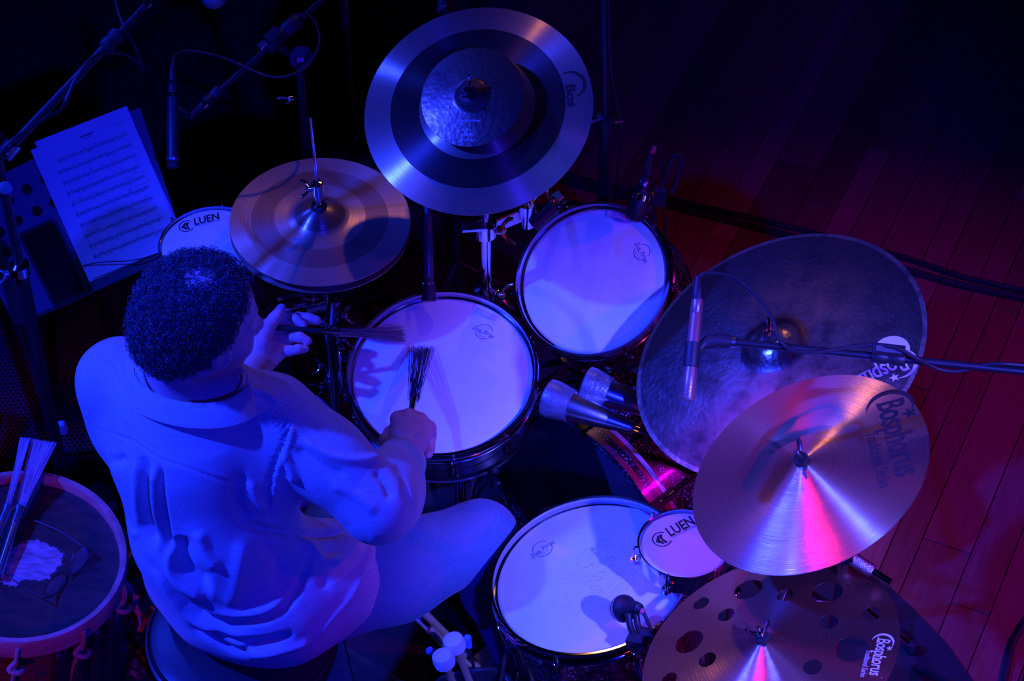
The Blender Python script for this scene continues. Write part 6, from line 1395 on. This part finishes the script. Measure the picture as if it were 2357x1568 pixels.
def mallet(label, head, tail, kind):
    head, tail = np.array(head), np.array(tail); Fm, L_ = axis_frame(head, tail)
    if kind == 'felt':
        t = thing('felt_mallet', label, 'mallet', Fm, 'felt mallets in the stick bag'); MB().lathe([(0, -0.018), (0.013, -0.0175), (0.0185, -0.013), (0.0205, 0.0), (0.0195, 0.012), (0.012, 0.019), (0, 0.020)], Fm, 28).build('felt_head', M['felt_white'], t); MB().lathe([(0, 0.018), (0.0068, 0.019), (0.0072, L_), (0, L_)], Fm, 16).build('shaft', M['wood_pale'], t)
    elif kind == 'ball':
        t = thing('ball_beater', label, 'beater', Fm, 'ball-ended beaters in the stick bag'); MB().ball(head, 0.0082, 18).build('ball', M['blue_ball'], t); MB().lathe([(0, 0.006), (0.0026, 0.007), (0.003, L_), (0, L_)], Fm, 10).build('shaft', M['black_plastic'], t)
        MB().lathe([(0, 0.008), (0.0065, 0.010), (0.0065, 0.014), (0.005, 0.016), (0.0065, 0.018), (0.0062, 0.024), (0, 0.026)], Fm, 14).build('grip_rings', M['blue_ball'], t)
    else:
        t = thing('drum_stick', label, 'drum stick', Fm, 'drum sticks in the stick bag'); MB().lathe([(0, -0.002), (0.0045, -0.0018), (0.0075, 0.001), (0.0082, 0.006), (0.0082, L_), (0, L_)], Fm, 18).build('shaft', M['wood_pale'] if kind != 'blue' else M['nylon'], t)
        MB().lathe([(0.003, -0.0022), (0.005, -0.0022), (0.005, -0.0014), (0.003, -0.0014)], Fm, 16, True).build('end_stamp', M['sleeve_red'] if kind == 'red' else M['ink_blue'], t)
dn = np.array((0.06, -0.02, -0.24))
mallet('white felt mallet in the stick bag, the one nearer the floor tom', at(1046, 1482, 0.56), at(1046, 1482, 0.56) + dn, 'felt'); mallet('white felt mallet in the stick bag, the one nearest the bottom edge', at(1021, 1519, 0.56), at(1021, 1519, 0.56) + dn, 'felt')
mallet('glossy blue ball beater left of the felt mallets', at(990, 1499, 0.52), at(990, 1499, 0.52) + (0.12, -0.01, -0.2), 'ball'); mallet('glossy blue ridged beater right of the felt mallets', at(1076, 1470, 0.53), at(1076, 1470, 0.53) + (0.03, -0.01, -0.24), 'ball')
for lab, x, y, z, kd in (('drum stick with red stamped butt beside the felt mallets', 990, 1447, 0.50, 'red'), ('drum stick butt farthest from the mallets in the bag', 975, 1410, 0.47, 'plain'), ('drum stick butt half under its neighbour in the bag', 958, 1418, 0.44, 'blue')):
    mallet(lab, at(x, y, z), at(x, y, z) + (0.14, -0.05, -0.17), kd)
tgp = at(722, 1532, 0.36)
bl = thing('cloth_tag', 'small pale printed tag on dark cloth beside the throne', 'tag', frame(tgp, (0.1, -0.5, 0.85), (1, 0.3, 0)))
Fg = frame(tgp, (0.1, -0.5, 0.85), (1, 0.3, 0)); MB().box((0.036, 0.03, 0.0015), Fg, 0.0006).build('tag_cloth', mat('blue_grey_tag', (0.09, 0.1, 0.2), 0.7), bl)
mb = MB()
for k, (x0, y0, x1, y1) in enumerate(((-.014, .008, -.004, .010), (-.012, .002, -.006, .008), (-.010, -.010, -.006, .002), (-.002, -.008, 0, .008), (.004, .004, .008, .009), (.004, -.004, .009, .002), (-.004, -.010, .001, -.012), (.010, .003, .014, .008), (.010, -.004, .014, 0))): mb.add([(x, y, 0.001) for x, y in stroke([(x0, y0), (x1, y1)], 0.0016)[0]], [(0, 1, 3, 2)], Fg)
mb.build('tag_print', M['ink_white'], bl)
MB().box((0.10, 0.09, 0.012), Fg @ Matrix.Translation((0.02, -0.005, -0.008)), 0.004).build('cloth_flap', M['bag'], bl)
